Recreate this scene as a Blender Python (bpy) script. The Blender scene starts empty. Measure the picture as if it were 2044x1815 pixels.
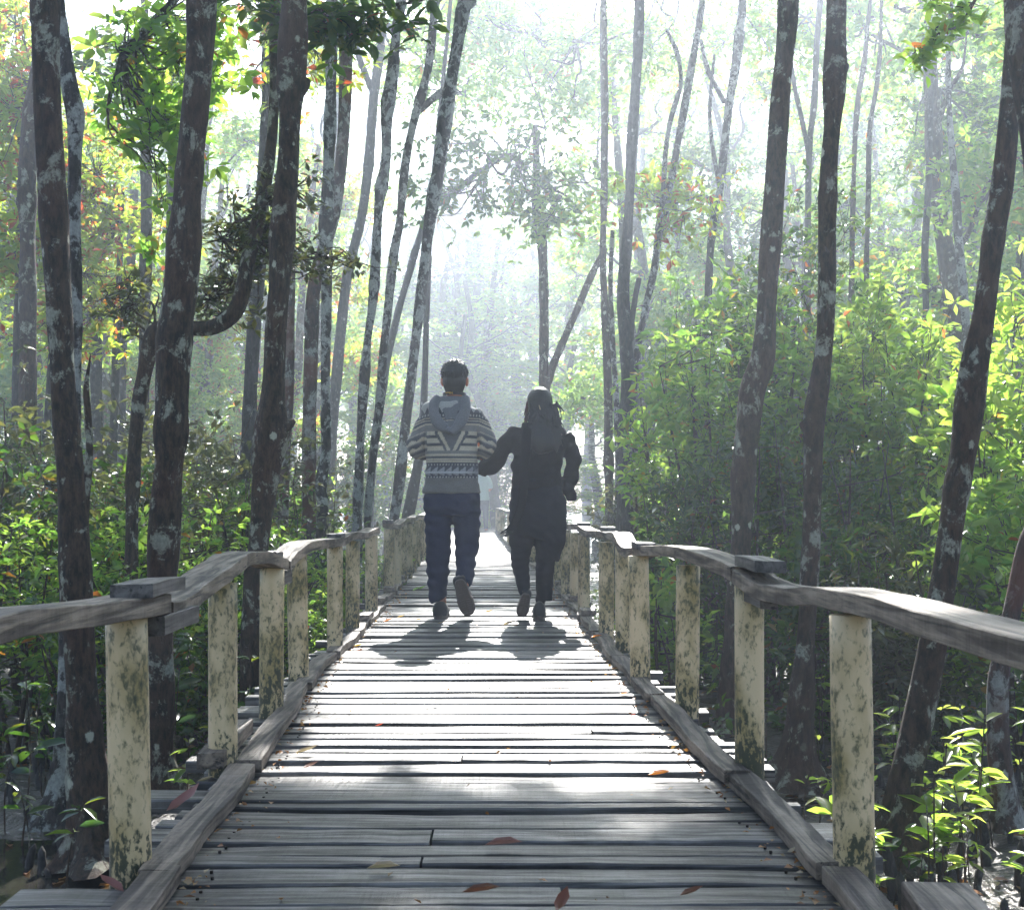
import bpy, math, random
import numpy as np
from mathutils import Vector, Matrix

# ---------------------------------------------------------------- camera, light, exposure
F = 2600.0            # focal length in the photo's reading pixels (2043 x 1815)
CX, HY, EYE = 1021.5, 998.0, 0.77
GROUND = -0.85
scene = bpy.context.scene
cam_data = bpy.data.cameras.new("camera")
cam = bpy.data.objects.new("camera", cam_data)
scene.collection.objects.link(cam)
scene.camera = cam
cam.location = (0, 0, EYE)
cam.rotation_euler = (math.radians(90), 0, 0)
cam_data.sensor_width = 36.0
cam_data.lens = 36.0 * F / 2043.0
cam_data.shift_y = (HY - 907.5) / 2043.0
cam_data.clip_start = 0.05
cam_data.clip_end = 1000
cam_data.dof.use_dof = True
cam_data.dof.focus_distance = 8.0
cam_data.dof.aperture_fstop = 18.0

SUN_EL, SUN_AZ = math.radians(35), math.radians(2.5)      # azimuth measured from +Y towards +X
world = bpy.data.worlds.new("World")
scene.world = world
world.use_nodes = True
nt = world.node_tree
sky = nt.nodes.new("ShaderNodeTexSky")
sky.sky_type = 'NISHITA'
sky.sun_disc = False
sky.sun_elevation = SUN_EL
sky.sun_rotation = SUN_AZ
sky.air_density = 1.0
sky.dust_density = 0.8
bg = nt.nodes["Background"]
nt.links.new(sky.outputs[0], bg.inputs[0])
bg.inputs[1].default_value = 0.08

sl = bpy.data.lights.new("sun", 'SUN')
sl.energy = 5.0
sl.angle = math.radians(0.5)
sl.color = (1.0, 0.97, 0.92)
sun = bpy.data.objects.new("sun", sl)
scene.collection.objects.link(sun)
sdir = Vector((math.sin(SUN_AZ) * math.cos(SUN_EL), math.cos(SUN_AZ) * math.cos(SUN_EL), math.sin(SUN_EL)))
sun.rotation_euler = sdir.to_track_quat('Z', 'Y').to_euler()
sun.location = sdir * 60

vs = scene.view_settings
vs.view_transform = 'Standard'
vs.look = 'None'
vs.exposure = 1.78
vs.gamma = 1.0
cy = scene.cycles
cy.max_bounces = 6
cy.diffuse_bounces = 3
cy.glossy_bounces = 2
cy.transmission_bounces = 4
cy.volume_bounces = 1
cy.transparent_max_bounces = 4
cy.caustics_reflective = False
cy.caustics_refractive = False
cy.sample_clamp_indirect = 4.0
cy.use_denoising = True

rnd = random.Random(11)
rng = np.random.default_rng(7)

# ---------------------------------------------------------------- helpers
def P(x, y, D):
    """photo reading pixel at distance D -> point"""
    return Vector(((x - CX) / F * D, D, EYE - (y - HY) / F * D))

def link(o):
    scene.collection.objects.link(o)
    return o

def tag(o, label=None, cat=None, group=None, kind=None):
    if label: o["label"] = label
    if cat: o["category"] = cat
    if group: o["group"] = group
    if kind: o["kind"] = kind
    return o

def thing(name, loc, label, cat, group=None):
    o = bpy.data.objects.new(name, None)
    o.empty_display_size = 0.1
    o.location = loc
    link(o)
    return tag(o, label, cat, group)

def copy_tree(o, parent=None):
    c = o.copy()
    link(c)
    if parent is not None:
        c.parent = parent
        c.matrix_parent_inverse = o.matrix_parent_inverse
    for ch in list(o.children):
        copy_tree(ch, c)
    return c

def catmull(pts, n):
    """resample a list of tuples with n points per span"""
    p = np.array(pts, float)
    if len(p) == 2:
        t = np.linspace(0, 1, n + 1)[:, None]
        return p[0] * (1 - t) + p[1] * t
    q = np.vstack([2 * p[0] - p[1], p, 2 * p[-1] - p[-2]])
    out = []
    for i in range(1, len(q) - 2):
        for k in range(n):
            t = k / n
            a, b, c, d = q[i - 1], q[i], q[i + 1], q[i + 2]
            out.append(0.5 * (2 * b + (c - a) * t + (2 * a - 5 * b + 4 * c - d) * t * t + (3 * b - a - 3 * c + d) * t ** 3))
    out.append(q[-2])
    return np.array(out)

class MB:
    """collects geometry in world coordinates and links it as one mesh object"""
    def __init__(s):
        s.v, s.f, s.n, s.mi = [], [], 0, []
    def add(s, v, f, mi=0):
        v = np.asarray(v, float).reshape(-1, 3)
        s.v.append(v)
        f = [tuple(int(i) + s.n for i in x) for x in f]
        s.f.extend(f)
        s.mi.extend([mi] * len(f))
        s.n += len(v)
        return s
    def tube(s, path, rad, seg=8, jit=0.0, cap=True, squash=None, seed=0):
        path = np.asarray(path, float)
        rad = np.broadcast_to(np.asarray(rad, float), (len(path),))
        r_ = np.random.default_rng(seed + 5)
        tan = np.gradient(path, axis=0)
        tan /= np.linalg.norm(tan, axis=1)[:, None] + 1e-9
        ref = np.array([0, 1.0, 0]) if abs(tan[:, 1]).mean() < 0.8 else np.array([1.0, 0, 0])
        vs_ = []
        for i, p in enumerate(path):
            u = ref - tan[i] * ref.dot(tan[i]); u /= np.linalg.norm(u)
            w = np.cross(tan[i], u)
            a = np.linspace(0, 2 * math.pi, seg, endpoint=False)
            rr = rad[i] * (1 + (r_.random(seg) - .5) * 2 * jit)
            su = 1.0 if squash is None else squash
            vs_.append(p + np.outer(np.cos(a) * rr * su, u) + np.outer(np.sin(a) * rr, w))
        v = np.vstack(vs_)
        f = []
        for i in range(len(path) - 1):
            for k in range(seg):
                k2 = (k + 1) % seg
                f.append((i * seg + k, i * seg + k2, (i + 1) * seg + k2, (i + 1) * seg + k))
        if cap:
            f.append(tuple(range(seg))[::-1])
            f.append(tuple((len(path) - 1) * seg + k for k in range(seg)))
        return s.add(v, f)
    def box(s, c, size, rz=0.0, tilt=0.0):
        x, y, z = [d / 2 for d in size]
        v = np.array([(-x, -y, -z), (x, -y, -z), (x, y, -z), (-x, y, -z), (-x, -y, z), (x, -y, z), (x, y, z), (-x, y, z)])
        m = np.array(Matrix.Rotation(rz, 3, 'Z') @ Matrix.Rotation(tilt, 3, 'X'))
        v = v @ m.T + np.array(c)
        return s.add(v, [(0, 3, 2, 1), (4, 5, 6, 7), (0, 1, 5, 4), (1, 2, 6, 5), (2, 3, 7, 6), (3, 0, 4, 7)])
    def beam(s, path, w, h, wj=0.0, hj=0.0, seed=0):
        """rectangular section swept along a mostly +Y path, path on the centre of the top face"""
        path = np.asarray(path, float)
        r_ = np.random.default_rng(seed + 99)
        n = len(path)
        tan = np.gradient(path, axis=0); tan /= np.linalg.norm(tan, axis=1)[:, None]
        side = np.cross(tan, (0, 0, 1.0)); side /= np.linalg.norm(side, axis=1)[:, None]
        def sm(a):
            j = r_.random(n + 4) - .5
            j = (j[:-4] + j[1:-3] + j[2:-2] + j[3:-1]) / 2
            return j * a
        l, r, t1, t2 = sm(wj), sm(wj), sm(hj), sm(hj)
        up = np.array([0, 0, 1.0]); v = []
        b = min(w, h) * 0.05
        for i in range(n):
            a = side[i] * (w / 2 + l[i]); c = -side[i] * (w / 2 + r[i])
            T1, T2 = up * t1[i], up * t2[i]
            ah, ch = a / np.linalg.norm(a), c / np.linalg.norm(c)
            v += [path[i] + a - ah * b + T1, path[i] + a + T1 - up * b, path[i] + a - up * (h - b) + T1, path[i] + a - ah * b - up * h + T1,
                  path[i] + c - ch * b - up * h + T2, path[i] + c - up * (h - b) + T2, path[i] + c - up * b + T2, path[i] + c - ch * b + T2]
        f = []
        for i in range(n - 1):
            for k in range(8):
                k2 = (k + 1) % 8
                f.append((i * 8 + k, (i + 1) * 8 + k, (i + 1) * 8 + k2, i * 8 + k2))
        f.append(tuple(range(8)))
        f.append(tuple((n - 1) * 8 + k for k in range(8))[::-1])
        return s.add(v, f)
    def build(s, name, mat, parent=None, origin=None, smooth=False):
        v = np.vstack(s.v)
        o0 = np.array(parent.location if parent is not None else (origin if origin is not None else (0, 0, 0)), float)
        if parent is not None and parent.parent is not None:
            o0 = o0 + np.array(parent.parent.location)
        me = bpy.data.meshes.new(name)
        me.from_pydata((v - o0).tolist(), [], s.f)
        mats = mat if isinstance(mat, (list, tuple)) else [mat]
        for m in mats: me.materials.append(m)
        if len(mats) > 1: me.polygons.foreach_set("material_index", s.mi)
        if smooth: me.polygons.foreach_set("use_smooth", [True] * len(me.polygons))
        me.update()
        o = bpy.data.objects.new(name, me)
        if parent is not None: o.parent = parent
        elif origin is not None: o.location = origin
        return link(o)

def unit(a):
    return a / (np.linalg.norm(a, axis=-1, keepdims=True) + 1e-9)

def leaves(mb, pos, dirs, up, length, width=0.42, fine=False, fold=0.18, droop=0.12):
    """leaf blades: pos, dirs, up are (N,3); length (N,)"""
    N = len(pos)
    if not N: return mb
    d = unit(dirs)
    w = unit(np.cross(d, up))
    nrm = np.cross(w, d)
    L = length[:, None]
    W = L * width * 0.5
    if not fine:
        c = [pos, pos + d * L * .5 + w * W + nrm * L * fold * .5, pos + d * L - nrm * L * droop, pos + d * L * .5 - w * W + nrm * L * fold * .5]
        v = np.stack(c, 1).reshape(-1, 3)
        b = np.arange(N)[:, None] * 4
        f = np.concatenate([b + [0, 1, 2], b + [0, 2, 3]], 0)
    else:
        c = [pos,
             pos + d * L * .3 + w * W * .8 + nrm * L * fold * .4, pos + d * L * .3, pos + d * L * .3 - w * W * .8 + nrm * L * fold * .4,
             pos + d * L * .68 + w * W * .85 + nrm * L * (fold * .4 - droop * .3), pos + d * L * .68 - nrm * L * droop * .35, pos + d * L * .68 - w * W * .85 + nrm * L * (fold * .4 - droop * .3),
             pos + d * L - nrm * L * droop]
        v = np.stack(c, 1).reshape(-1, 3)
        b = np.arange(N)[:, None] * 8
        f = [b + [0, 1, 2], b + [0, 2, 3], b + [1, 4, 5], b + [1, 5, 2], b + [2, 5, 6], b + [2, 6, 3], b + [4, 7, 5], b + [5, 7, 6]]
        f = np.concatenate(f, 0)
    mb.leafs = getattr(mb, "leafs", [])
    mb.leafs.append((v, f))
    return mb

class Leaves:
    """big leaf meshes, built straight from arrays"""
    def __init__(s): s.v, s.f, s.n = [], [], 0
    def add(s, pos, dirs, up, length, **k):
        t = MB(); leaves(t, pos, dirs, up, length, **k)
        for v, f in getattr(t, "leafs", []):
            s.v.append(v); s.f.append(f + s.n); s.n += len(v)
        return s
    def rosettes(s, cen, axis, per, length, spread=1.0, hang=0.0, fine=False, width=.42, r=None):
        """whorls of leaves at twig tips"""
        r = r or rng
        N = len(cen)
        cen = np.repeat(cen, per, 0); ax = np.repeat(unit(axis), per, 0)
        q = r.normal(size=(N * per, 3))
        rad = unit(q - ax * (q * ax).sum(1)[:, None])
        elev = r.uniform(-.25, .75, (N * per, 1))
        d = unit(rad * spread + ax * elev)
        d[:, 2] -= hang * r.random(N * per)
        L = length * r.uniform(.45, 1.25, N * per)
        up = ax + r.normal(size=ax.shape) * .35
        return s.add(cen + rad * .01 - ax * r.uniform(0, .05, (N * per, 1)), d, up, L, fine=fine, width=width)
    def mesh(s, name, mat, offset=(0, 0, 0)):
        v = np.vstack(s.v) - np.array(offset, float); f = np.vstack(s.f)
        me = bpy.data.meshes.new(name)
        me.vertices.add(len(v)); me.vertices.foreach_set("co", v.astype(np.float32).ravel())
        me.loops.add(f.size); me.loops.foreach_set("vertex_index", f.astype(np.int32).ravel())
        me.polygons.add(len(f)); me.polygons.foreach_set("loop_start", np.arange(0, f.size, 3, dtype=np.int32))
        me.update(calc_edges=True)
        for m in (mat if isinstance(mat, (list, tuple)) else [mat]): me.materials.append(m)
        return me
    def build(s, name, mat, parent=None, origin=None):
        off = np.array(parent.location if parent is not None else (origin if origin is not None else (0, 0, 0)), float)
        if parent is not None and parent.parent is not None: off = off + np.array(parent.parent.location)
        o = bpy.data.objects.new(name, s.mesh(name, mat, off))
        if parent is not None: o.parent = parent
        elif origin is not None: o.location = origin
        return link(o)

ORD = ["first", "second", "third", "fourth", "fifth", "sixth", "seventh", "eighth", "ninth", "tenth", "eleventh", "twelfth", "thirteenth", "fourteenth",
       "fifteenth", "sixteenth", "seventeenth", "eighteenth", "nineteenth", "twentieth"]
def nth(i):
    if i < 20: return ORD[i]
    if i >= 99: return 'hundredth' if i == 99 else 'hundred-and-' + nth(i - 100)
    t = {2: "twenty", 3: "thirty", 4: "forty", 5: "fifty", 6: "sixty", 7: "seventy", 8: "eighty", 9: "ninety"}
    q, m = (i + 1) // 10, (i + 1) % 10
    if m == 0: return t[q][:-1] + "ieth"
    return t[q] + "-" + ORD[m - 1]

# ---------------------------------------------------------------- materials
def newmat(name):
    m = bpy.data.materials.new(name)
    m.use_nodes = True
    n = m.node_tree.nodes
    return m, n, m.node_tree.links, n["Principled BSDF"], n["Material Output"]

def nd(n, t, **k):
    x = n.new(t)
    for a, b in k.items():
        if a in x.inputs: x.inputs[a].default_value = b
        else: setattr(x, a, b)
    return x

def ramp(n, stops, interp='LINEAR'):
    r = n.new("ShaderNodeValToRGB")
    r.color_ramp.interpolation = interp
    e = r.color_ramp.elements
    while len(e) > 1: e.remove(e[-1])
    e[0].position = stops[0][0]; e[0].color = (*stops[0][1], 1)
    for p, c in stops[1:]:
        x = e.new(p); x.color = (*c, 1)
    return r

def mixc(n, l, fac, a, b, mode='MIX'):
    m = n.new("ShaderNodeMix"); m.data_type = 'RGBA'; m.blend_type = mode
    for sock, val in ((m.inputs[0], fac), (m.inputs[6], a), (m.inputs[7], b)):
        if hasattr(val, "links"): l.new(val, sock)
        elif isinstance(val, (tuple, list)): sock.default_value = (*val, 1)
        else: sock.default_value = val
    return m.outputs[2]

def coords(n, l, scale=(1, 1, 1), rand=True):
    tc = n.new("ShaderNodeTexCoord")
    mp = n.new("ShaderNodeMapping")
    mp.inputs[3].default_value = scale
    l.new(tc.outputs[3], mp.inputs[0])
    if rand:
        oi = n.new("ShaderNodeObjectInfo")
        mu = n.new("ShaderNodeMath"); mu.operation = 'MULTIPLY'; mu.inputs[1].default_value = 37.0
        l.new(oi.outputs["Random"], mu.inputs[0])
        l.new(mu.outputs[0], mp.inputs[1])
    return mp.outputs[0]

def leaf_mat(name, stops, trans, tfac=0.45, rough=0.38, spec=0.5):
    m, n, l, b, out = newmat(name)
    g = n.new("ShaderNodeNewGeometry")
    oi = n.new("ShaderNodeObjectInfo")
    r = ramp(n, stops)
    l.new(g.outputs["Random Per Island"], r.inputs[0])
    hs = nd(n, "ShaderNodeHueSaturation")
    mr = nd(n, "ShaderNodeMapRange")
    mr.inputs[3].default_value = 0.75; mr.inputs[4].default_value = 1.25
    l.new(oi.outputs["Random"], mr.inputs[0]); l.new(mr.outputs[0], hs.inputs["Value"])
    l.new(r.outputs[0], hs.inputs["Color"])
    l.new(hs.outputs[0], b.inputs["Base Color"])
    b.inputs["Roughness"].default_value = rough
    b.inputs["Specular IOR Level"].default_value = spec
    t = n.new("ShaderNodeBsdfTranslucent")
    r2 = ramp(n, trans)
    l.new(g.outputs["Random Per Island"], r2.inputs[0])
    l.new(r2.outputs[0], t.inputs[0])
    mx = n.new("ShaderNodeMixShader"); mx.inputs[0].default_value = tfac
    l.new(b.outputs[0], mx.inputs[1]); l.new(t.outputs[0], mx.inputs[2])
    l.new(mx.outputs[0], out.inputs[0])
    return m

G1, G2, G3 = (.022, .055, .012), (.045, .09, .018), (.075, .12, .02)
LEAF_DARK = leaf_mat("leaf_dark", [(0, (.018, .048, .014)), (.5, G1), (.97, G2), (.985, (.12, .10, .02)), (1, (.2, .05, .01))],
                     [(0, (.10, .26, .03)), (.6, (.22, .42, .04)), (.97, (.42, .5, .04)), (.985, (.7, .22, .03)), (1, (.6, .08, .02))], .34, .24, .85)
LEAF_MID = leaf_mat("leaf_mid", [(0, G1), (.5, G2), (.96, G3), (.98, (.16, .13, .02)), (1, (.22, .06, .01))],
                    [(0, (.30, .62, .08)), (.5, (.5, .8, .10)), (.96, (.72, .92, .14)), (.98, (.85, .5, .06)), (1, (.85, .22, .05))], .56, .25, .9)
LEAF_RUST = leaf_mat("leaf_rust", [(0, G2), (.5, G3), (.78, (.10, .12, .02)), (.84, (.2, .08, .015)), (.93, (.16, .03, .01)), (1, (.08, .02, .01))],
                     [(0, (.4, .65, .05)), (.6, (.62, .8, .07)), (.8, (.75, .8, .08)), (.85, (.8, .35, .04)), (.93, (.7, .12, .03)), (1, (.4, .08, .02))], .66)
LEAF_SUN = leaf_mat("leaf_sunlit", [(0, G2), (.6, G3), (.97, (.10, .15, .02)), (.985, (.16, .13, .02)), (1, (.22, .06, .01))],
                    [(0, (.38, .66, .08)), (.5, (.56, .82, .10)), (.97, (.78, .92, .15)), (.985, (.85, .5, .06)), (1, (.85, .22, .05))], .6, .25, .9)  # yellower, more translucent leaf copy with sunshine put into its colour
LEAF_OLIVE = leaf_mat("leaf_olive", [(0, (.03, .04, .018)), (.5, (.05, .055, .025)), (1, (.09, .08, .03))],
                      [(0, (.16, .2, .05)), (.7, (.3, .34, .07)), (1, (.5, .45, .08))], .28, .3, .6)

def bark_mat(name, c1, c2, lich, amount, red=0.0):
    m, n, l, b, out = newmat(name)
    co = coords(n, l, (1, 1, .35))
    n1 = nd(n, "ShaderNodeTexNoise", Scale=38.0, Detail=8.0, Roughness=.72); l.new(co, n1.inputs[0])
    r1 = ramp(n, [(.40, c1), (.60, c2)]); l.new(n1.outputs[0], r1.inputs[0])
    co2 = coords(n, l, (1, 1, .8))
    n2 = nd(n, "ShaderNodeTexNoise", Scale=7.0, Detail=9.0, Roughness=.74, Distortion=.3); l.new(co2, n2.inputs[0])
    r2 = ramp(n, [(amount, (0, 0, 0)), (amount + .05, (.9, .9, .9))]); l.new(n2.outputs[0], r2.inputs[0])
    n3 = nd(n, "ShaderNodeTexNoise", Scale=70.0, Detail=3.0); l.new(co2, n3.inputs[0])
    rl = ramp(n, [(.35, tuple(x * .6 for x in lich)), (.7, lich)]); l.new(n3.outputs[0], rl.inputs[0])
    vo = nd(n, "ShaderNodeTexVoronoi", Scale=8.5, Randomness=1.0); vo.feature = 'F1'; l.new(co2, vo.inputs[0])
    wob = nd(n, "ShaderNodeMath", operation='ADD'); l.new(vo.outputs["Distance"], wob.inputs[0])
    ws = nd(n, "ShaderNodeMath", operation='MULTIPLY'); ws.inputs[1].default_value = .22; l.new(n3.outputs[0], ws.inputs[0]); l.new(ws.outputs[0], wob.inputs[1])
    rv = ramp(n, [(.25, (.85, .85, .85)), (.31, (0, 0, 0))]); l.new(wob.outputs[0], rv.inputs[0])
    # only some cells carry a round patch
    wn = ramp(n, [(.60, (0, 0, 0)), (.62, (1, 1, 1))]); sp = n.new("ShaderNodeSeparateColor"); l.new(vo.outputs["Color"], sp.inputs[0]); l.new(sp.outputs[0], wn.inputs[0])
    spots = mixc(n, l, 1.0, rv.outputs[0], wn.outputs[0], 'MULTIPLY')
    base = mixc(n, l, r2.outputs[0], r1.outputs[0], rl.outputs[0])
    base = mixc(n, l, spots, base, tuple(min(1, x * 1.25) for x in lich))
    if red:
        n4 = nd(n, "ShaderNodeTexNoise", Scale=3.2, Detail=4.0); l.new(co2, n4.inputs[0])
        r4 = ramp(n, [(.5, (0, 0, 0)), (.62, (red, red, red))]); l.new(n4.outputs[0], r4.inputs[0])
        base = mixc(n, l, r4.outputs[0], base, (.16, .05, .03))
    l.new(base, b.inputs["Base Color"])
    b.inputs["Roughness"].default_value = .85
    bp = nd(n, "ShaderNodeBump", Strength=1.0, Distance=.03); l.new(n1.outputs[0], bp.inputs["Height"]); l.new(bp.outputs[0], b.inputs["Normal"])
    return m

BARK_DARK = bark_mat("bark_dark", (.018, .011, .007), (.088, .054, .032), (.46, .46, .36), .55, .15)
BARK_PALE = bark_mat("bark_pale", (.022, .018, .016), (.08, .064, .055), (.50, .51, .47), .495)
BARK_RED = bark_mat("bark_red", (.028, .018, .015), (.10, .06, .048), (.42, .42, .38), .52, .7)
BARK_GREY = bark_mat("bark_grey", (.024, .021, .02), (.075, .067, .063), (.24, .24, .23), .57)
# ---------------------------------------------------------------- ground and water
def path_c(Y):
    return float(np.interp(Y, EDGE_Y, [(a + b) / 2 for a, b in zip(EDGE_L, EDGE_R)]))
EDGE_Y = [-2, 2.45, 2.85, 3.56, 4.0, 5.0, 5.7, 6.6, 8.0, 8.8, 11, 14, 17, 20.4, 23, 26.6, 31, 35]
EDGE_R = [.70, .62, .612, .575, .55, .51, .475, .455, .437, .42, .374, .27, .15, -.0, -.11, -.23, -.33, -.42]
EDGE_L = [-.58, -.651, -.681, -.707, -.739, -.80, -.83, -.845, -.86, -.88, -.955, -1.05, -1.17, -1.31, -1.43, -1.55, -1.66, -1.76]

def smooth_noise(x, y, s):
    r_ = np.random.default_rng(s)
    out = np.zeros_like(x)
    for k in range(6):
        a = r_.uniform(0, 6.28, 2); f = r_.uniform(.5, 2.2) * (1.5 ** k) * .5; th = r_.uniform(0, 3.14)
        out += np.sin((x * math.cos(th) + y * math.sin(th)) * f + a[0]) * np.cos((y * math.cos(th) - x * math.sin(th)) * f * .8 + a[1]) / (1.5 ** k)
    return out

def ground_z(x, y):
    x = np.asarray(x, float); y = np.asarray(y, float)
    z = GROUND + .05 * smooth_noise(x * .8, y * .8, 3) + .02 * smooth_noise(x * 4, y * 4, 4)
    pool = np.exp(-(((x + 3.0) / 2.6) ** 2 + ((y - 5.2) / 1.9) ** 2) ** 2)
    return z - .16 * pool - np.where((x > -1) & (y < 12), .02, 0)

xs = np.concatenate([np.linspace(-90, -12, 24)[:-1], np.linspace(-12, 12, 170), np.linspace(12, 90, 24)[1:]])
ys = np.concatenate([np.linspace(-20, 2, 12)[:-1], np.linspace(2, 22, 170), np.linspace(22, 180, 50)[1:]])
X_, Y_ = np.meshgrid(xs, ys)
Z_ = ground_z(X_, Y_)
nx, ny = len(xs), len(ys)
idx = np.arange(nx * ny).reshape(ny, nx)
quads = np.stack([idx[:-1, :-1], idx[:-1, 1:], idx[1:, 1:], idx[1:, :-1]], -1).reshape(-1, 4)
m, n, l, b, out = newmat("mud")
co = coords(n, l, (1, 1, 1), False)
n1 = nd(n, "ShaderNodeTexNoise", Scale=9.0, Detail=8.0, Roughness=.65); l.new(co, n1.inputs[0])
r1 = ramp(n, [(.3, (.03, .025, .02)), (.55, (.08, .066, .055)), (.72, (.24, .205, .18))]); l.new(n1.outputs[0], r1.inputs[0])  # palest mud tone is lightened to stand in for wet gloss
l.new(r1.outputs[0], b.inputs["Base Color"])
n2 = nd(n, "ShaderNodeTexNoise", Scale=2.2, Detail=3.0); l.new(co, n2.inputs[0])
r2 = ramp(n, [(.42, (.16, .16, .16)), (.6, (.5, .5, .5))]); l.new(n2.outputs[0], r2.inputs[0]); l.new(r2.outputs[0], b.inputs["Roughness"])
b.inputs["Specular IOR Level"].default_value = .6
n3 = nd(n, "ShaderNodeTexNoise", Scale=30.0, Detail=6.0); l.new(co, n3.inputs[0])
bp = nd(n, "ShaderNodeBump", Strength=.9, Distance=.03); l.new(n3.outputs[0], bp.inputs["Height"]); l.new(bp.outputs[0], b.inputs["Normal"])
MUD = m
g = MB(); g.add(np.stack([X_, Y_, Z_], -1).reshape(-1, 3), quads)
tag(g.build("ground", MUD, smooth=True), kind="structure")

m, n, l, b, out = newmat("pool_water")
b.inputs["Base Color"].default_value = (.035, .032, .026, 1)
b.inputs["Roughness"].default_value = .06
b.inputs["IOR"].default_value = 1.33
b.inputs["Specular IOR Level"].default_value = .7
co = coords(n, l, (1, 1, 1), False)
n1 = nd(n, "ShaderNodeTexNoise", Scale=14.0, Detail=4.0); l.new(co, n1.inputs[0])
bp = nd(n, "ShaderNodeBump", Strength=.25, Distance=.01); l.new(n1.outputs[0], bp.inputs["Height"]); l.new(bp.outputs[0], b.inputs["Normal"])
WATER = m
wv = MB()
a = np.linspace(0, 2 * math.pi, 48, endpoint=False)
wr = 1 + .08 * np.sin(a * 3 + 1) + .05 * np.sin(a * 7)
wv.add([(-3.2 + 3.3 * math.cos(t) * q, 5.3 + 2.5 * math.sin(t) * q, GROUND - .075) for t, q in zip(a, wr)], [tuple(range(48))])
tag(wv.build("water", WATER), kind="structure")

# ---------------------------------------------------------------- trees
TREE_POS = []
def trunk_geo(mb, pts, seed, seg=16, bump=.08, flare=1.0):
    """pts: (world xyz, radius) from the ground up"""
    arr = catmull([(*p, r) for p, r in pts], 6)
    path, rad = arr[:, :3], arr[:, 3].copy()
    r_ = np.random.default_rng(seed)
    s = np.cumsum(np.r_[0, np.linalg.norm(np.diff(path, axis=0), axis=1)])
    mod = np.ones(len(s))
    for _ in range(6):
        mod += bump * .35 * np.sin(s * r_.uniform(2, 9) + r_.uniform(0, 6))
    for _ in range(int(3 + s[-1])):                       # knobs and old branch scars
        c = r_.uniform(0, s[-1]); mod += bump * 1.6 * np.exp(-((s - c) / r_.uniform(.04, .1)) ** 2)
    rad *= mod
    # finer resample
    t = np.linspace(0, s[-1], max(len(s) * 2, int(s[-1] / .06)))
    path = np.stack([np.interp(t, s, path[:, k]) for k in range(3)], 1)
    rad = np.interp(t, s, rad)
    if flare:
        rad *= 1 + .45 * flare * np.exp(-(t / .14))
    # angular irregularity that follows the trunk
    n_ = len(path)
    tan = np.gradient(path, axis=0); tan = unit(tan)
    a = np.linspace(0, 2 * math.pi, seg, endpoint=False)
    ph = r_.uniform(0, 6.28, 4)
    vs_ = []
    for i in range(n_):
        ref = np.array([0, 1.0, 0]) if abs(tan[i, 1]) < .9 else np.array([1.0, 0, 0])
        u = ref - tan[i] * ref.dot(tan[i]); u /= np.linalg.norm(u); w = np.cross(tan[i], u)
        rr = rad[i] * (1 + bump * (.5 * np.sin(a * 2 + ph[0] + t[i] * 1.3) + .35 * np.sin(a * 3 + ph[1] - t[i] * 2.1) + .3 * np.sin(a * 5 + ph[2] + t[i] * 5)))
        if flare:
            e = math.exp(-t[i] / .2); rr = rr * (1 + flare * e * (.55 * np.maximum(0, np.sin(a * 2 + ph[3])) ** 2 + .35 * np.maximum(0, np.sin(a * 5 + ph[0])) ** 2))
        vs_.append(path[i] + np.outer(np.cos(a) * rr, u) + np.outer(np.sin(a) * rr, w))
    v = np.vstack(vs_); f = []
    for i in range(n_ - 1):
        for k in range(seg):
            k2 = (k + 1) % seg
            f.append((i * seg + k, i * seg + k2, (i + 1) * seg + k2, (i + 1) * seg + k))
    f.append(tuple((n_ - 1) * seg + k for k in range(seg)))
    mb.add(v, f)
    return path, rad

def crown_points(r_, center, radii, n, clumps=7):
    """twig-tip positions in clumps within an ellipsoid"""
    c = unit(r_.normal(size=(clumps, 3))) * (r_.random((clumps, 1)) ** .4) * .75
    k = r_.integers(0, clumps, n)
    p = c[k] + r_.normal(size=(n, 3)) * .24
    return np.array(center) + p * np.array(radii), np.array(center) + c * np.array(radii), k

def limbs(mb, start, ends, r0, seed):
    r_ = np.random.default_rng(seed)
    for e in ends:
        s = np.array(start); e = np.array(e); d = e - s; L = np.linalg.norm(d)
        m1 = s + d * .35 + r_.normal(size=3) * L * .08 + np.array([0, 0, -.05 * L]); m2 = s + d * .7 + r_.normal(size=3) * L * .07
        pth = catmull([tuple(s), tuple(m1), tuple(m2), tuple(e)], 5)
        mb.tube(pth, np.linspace(r0, r0 * .22, len(pth)), seg=6, jit=.06, seed=seed)

def twigs(mb, cen, pts, k, r, seed, every=1):
    for i in range(0, len(pts), every):
        a = cen[k[i]]; b_ = pts[i]
        mid = (a + b_) / 2 + np.array([0, 0, -.08]) * np.linalg.norm(b_ - a)
        mb.tube([a, mid, b_], [r, r * .7, r * .35], seg=3, cap=False, seed=seed + i)

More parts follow.
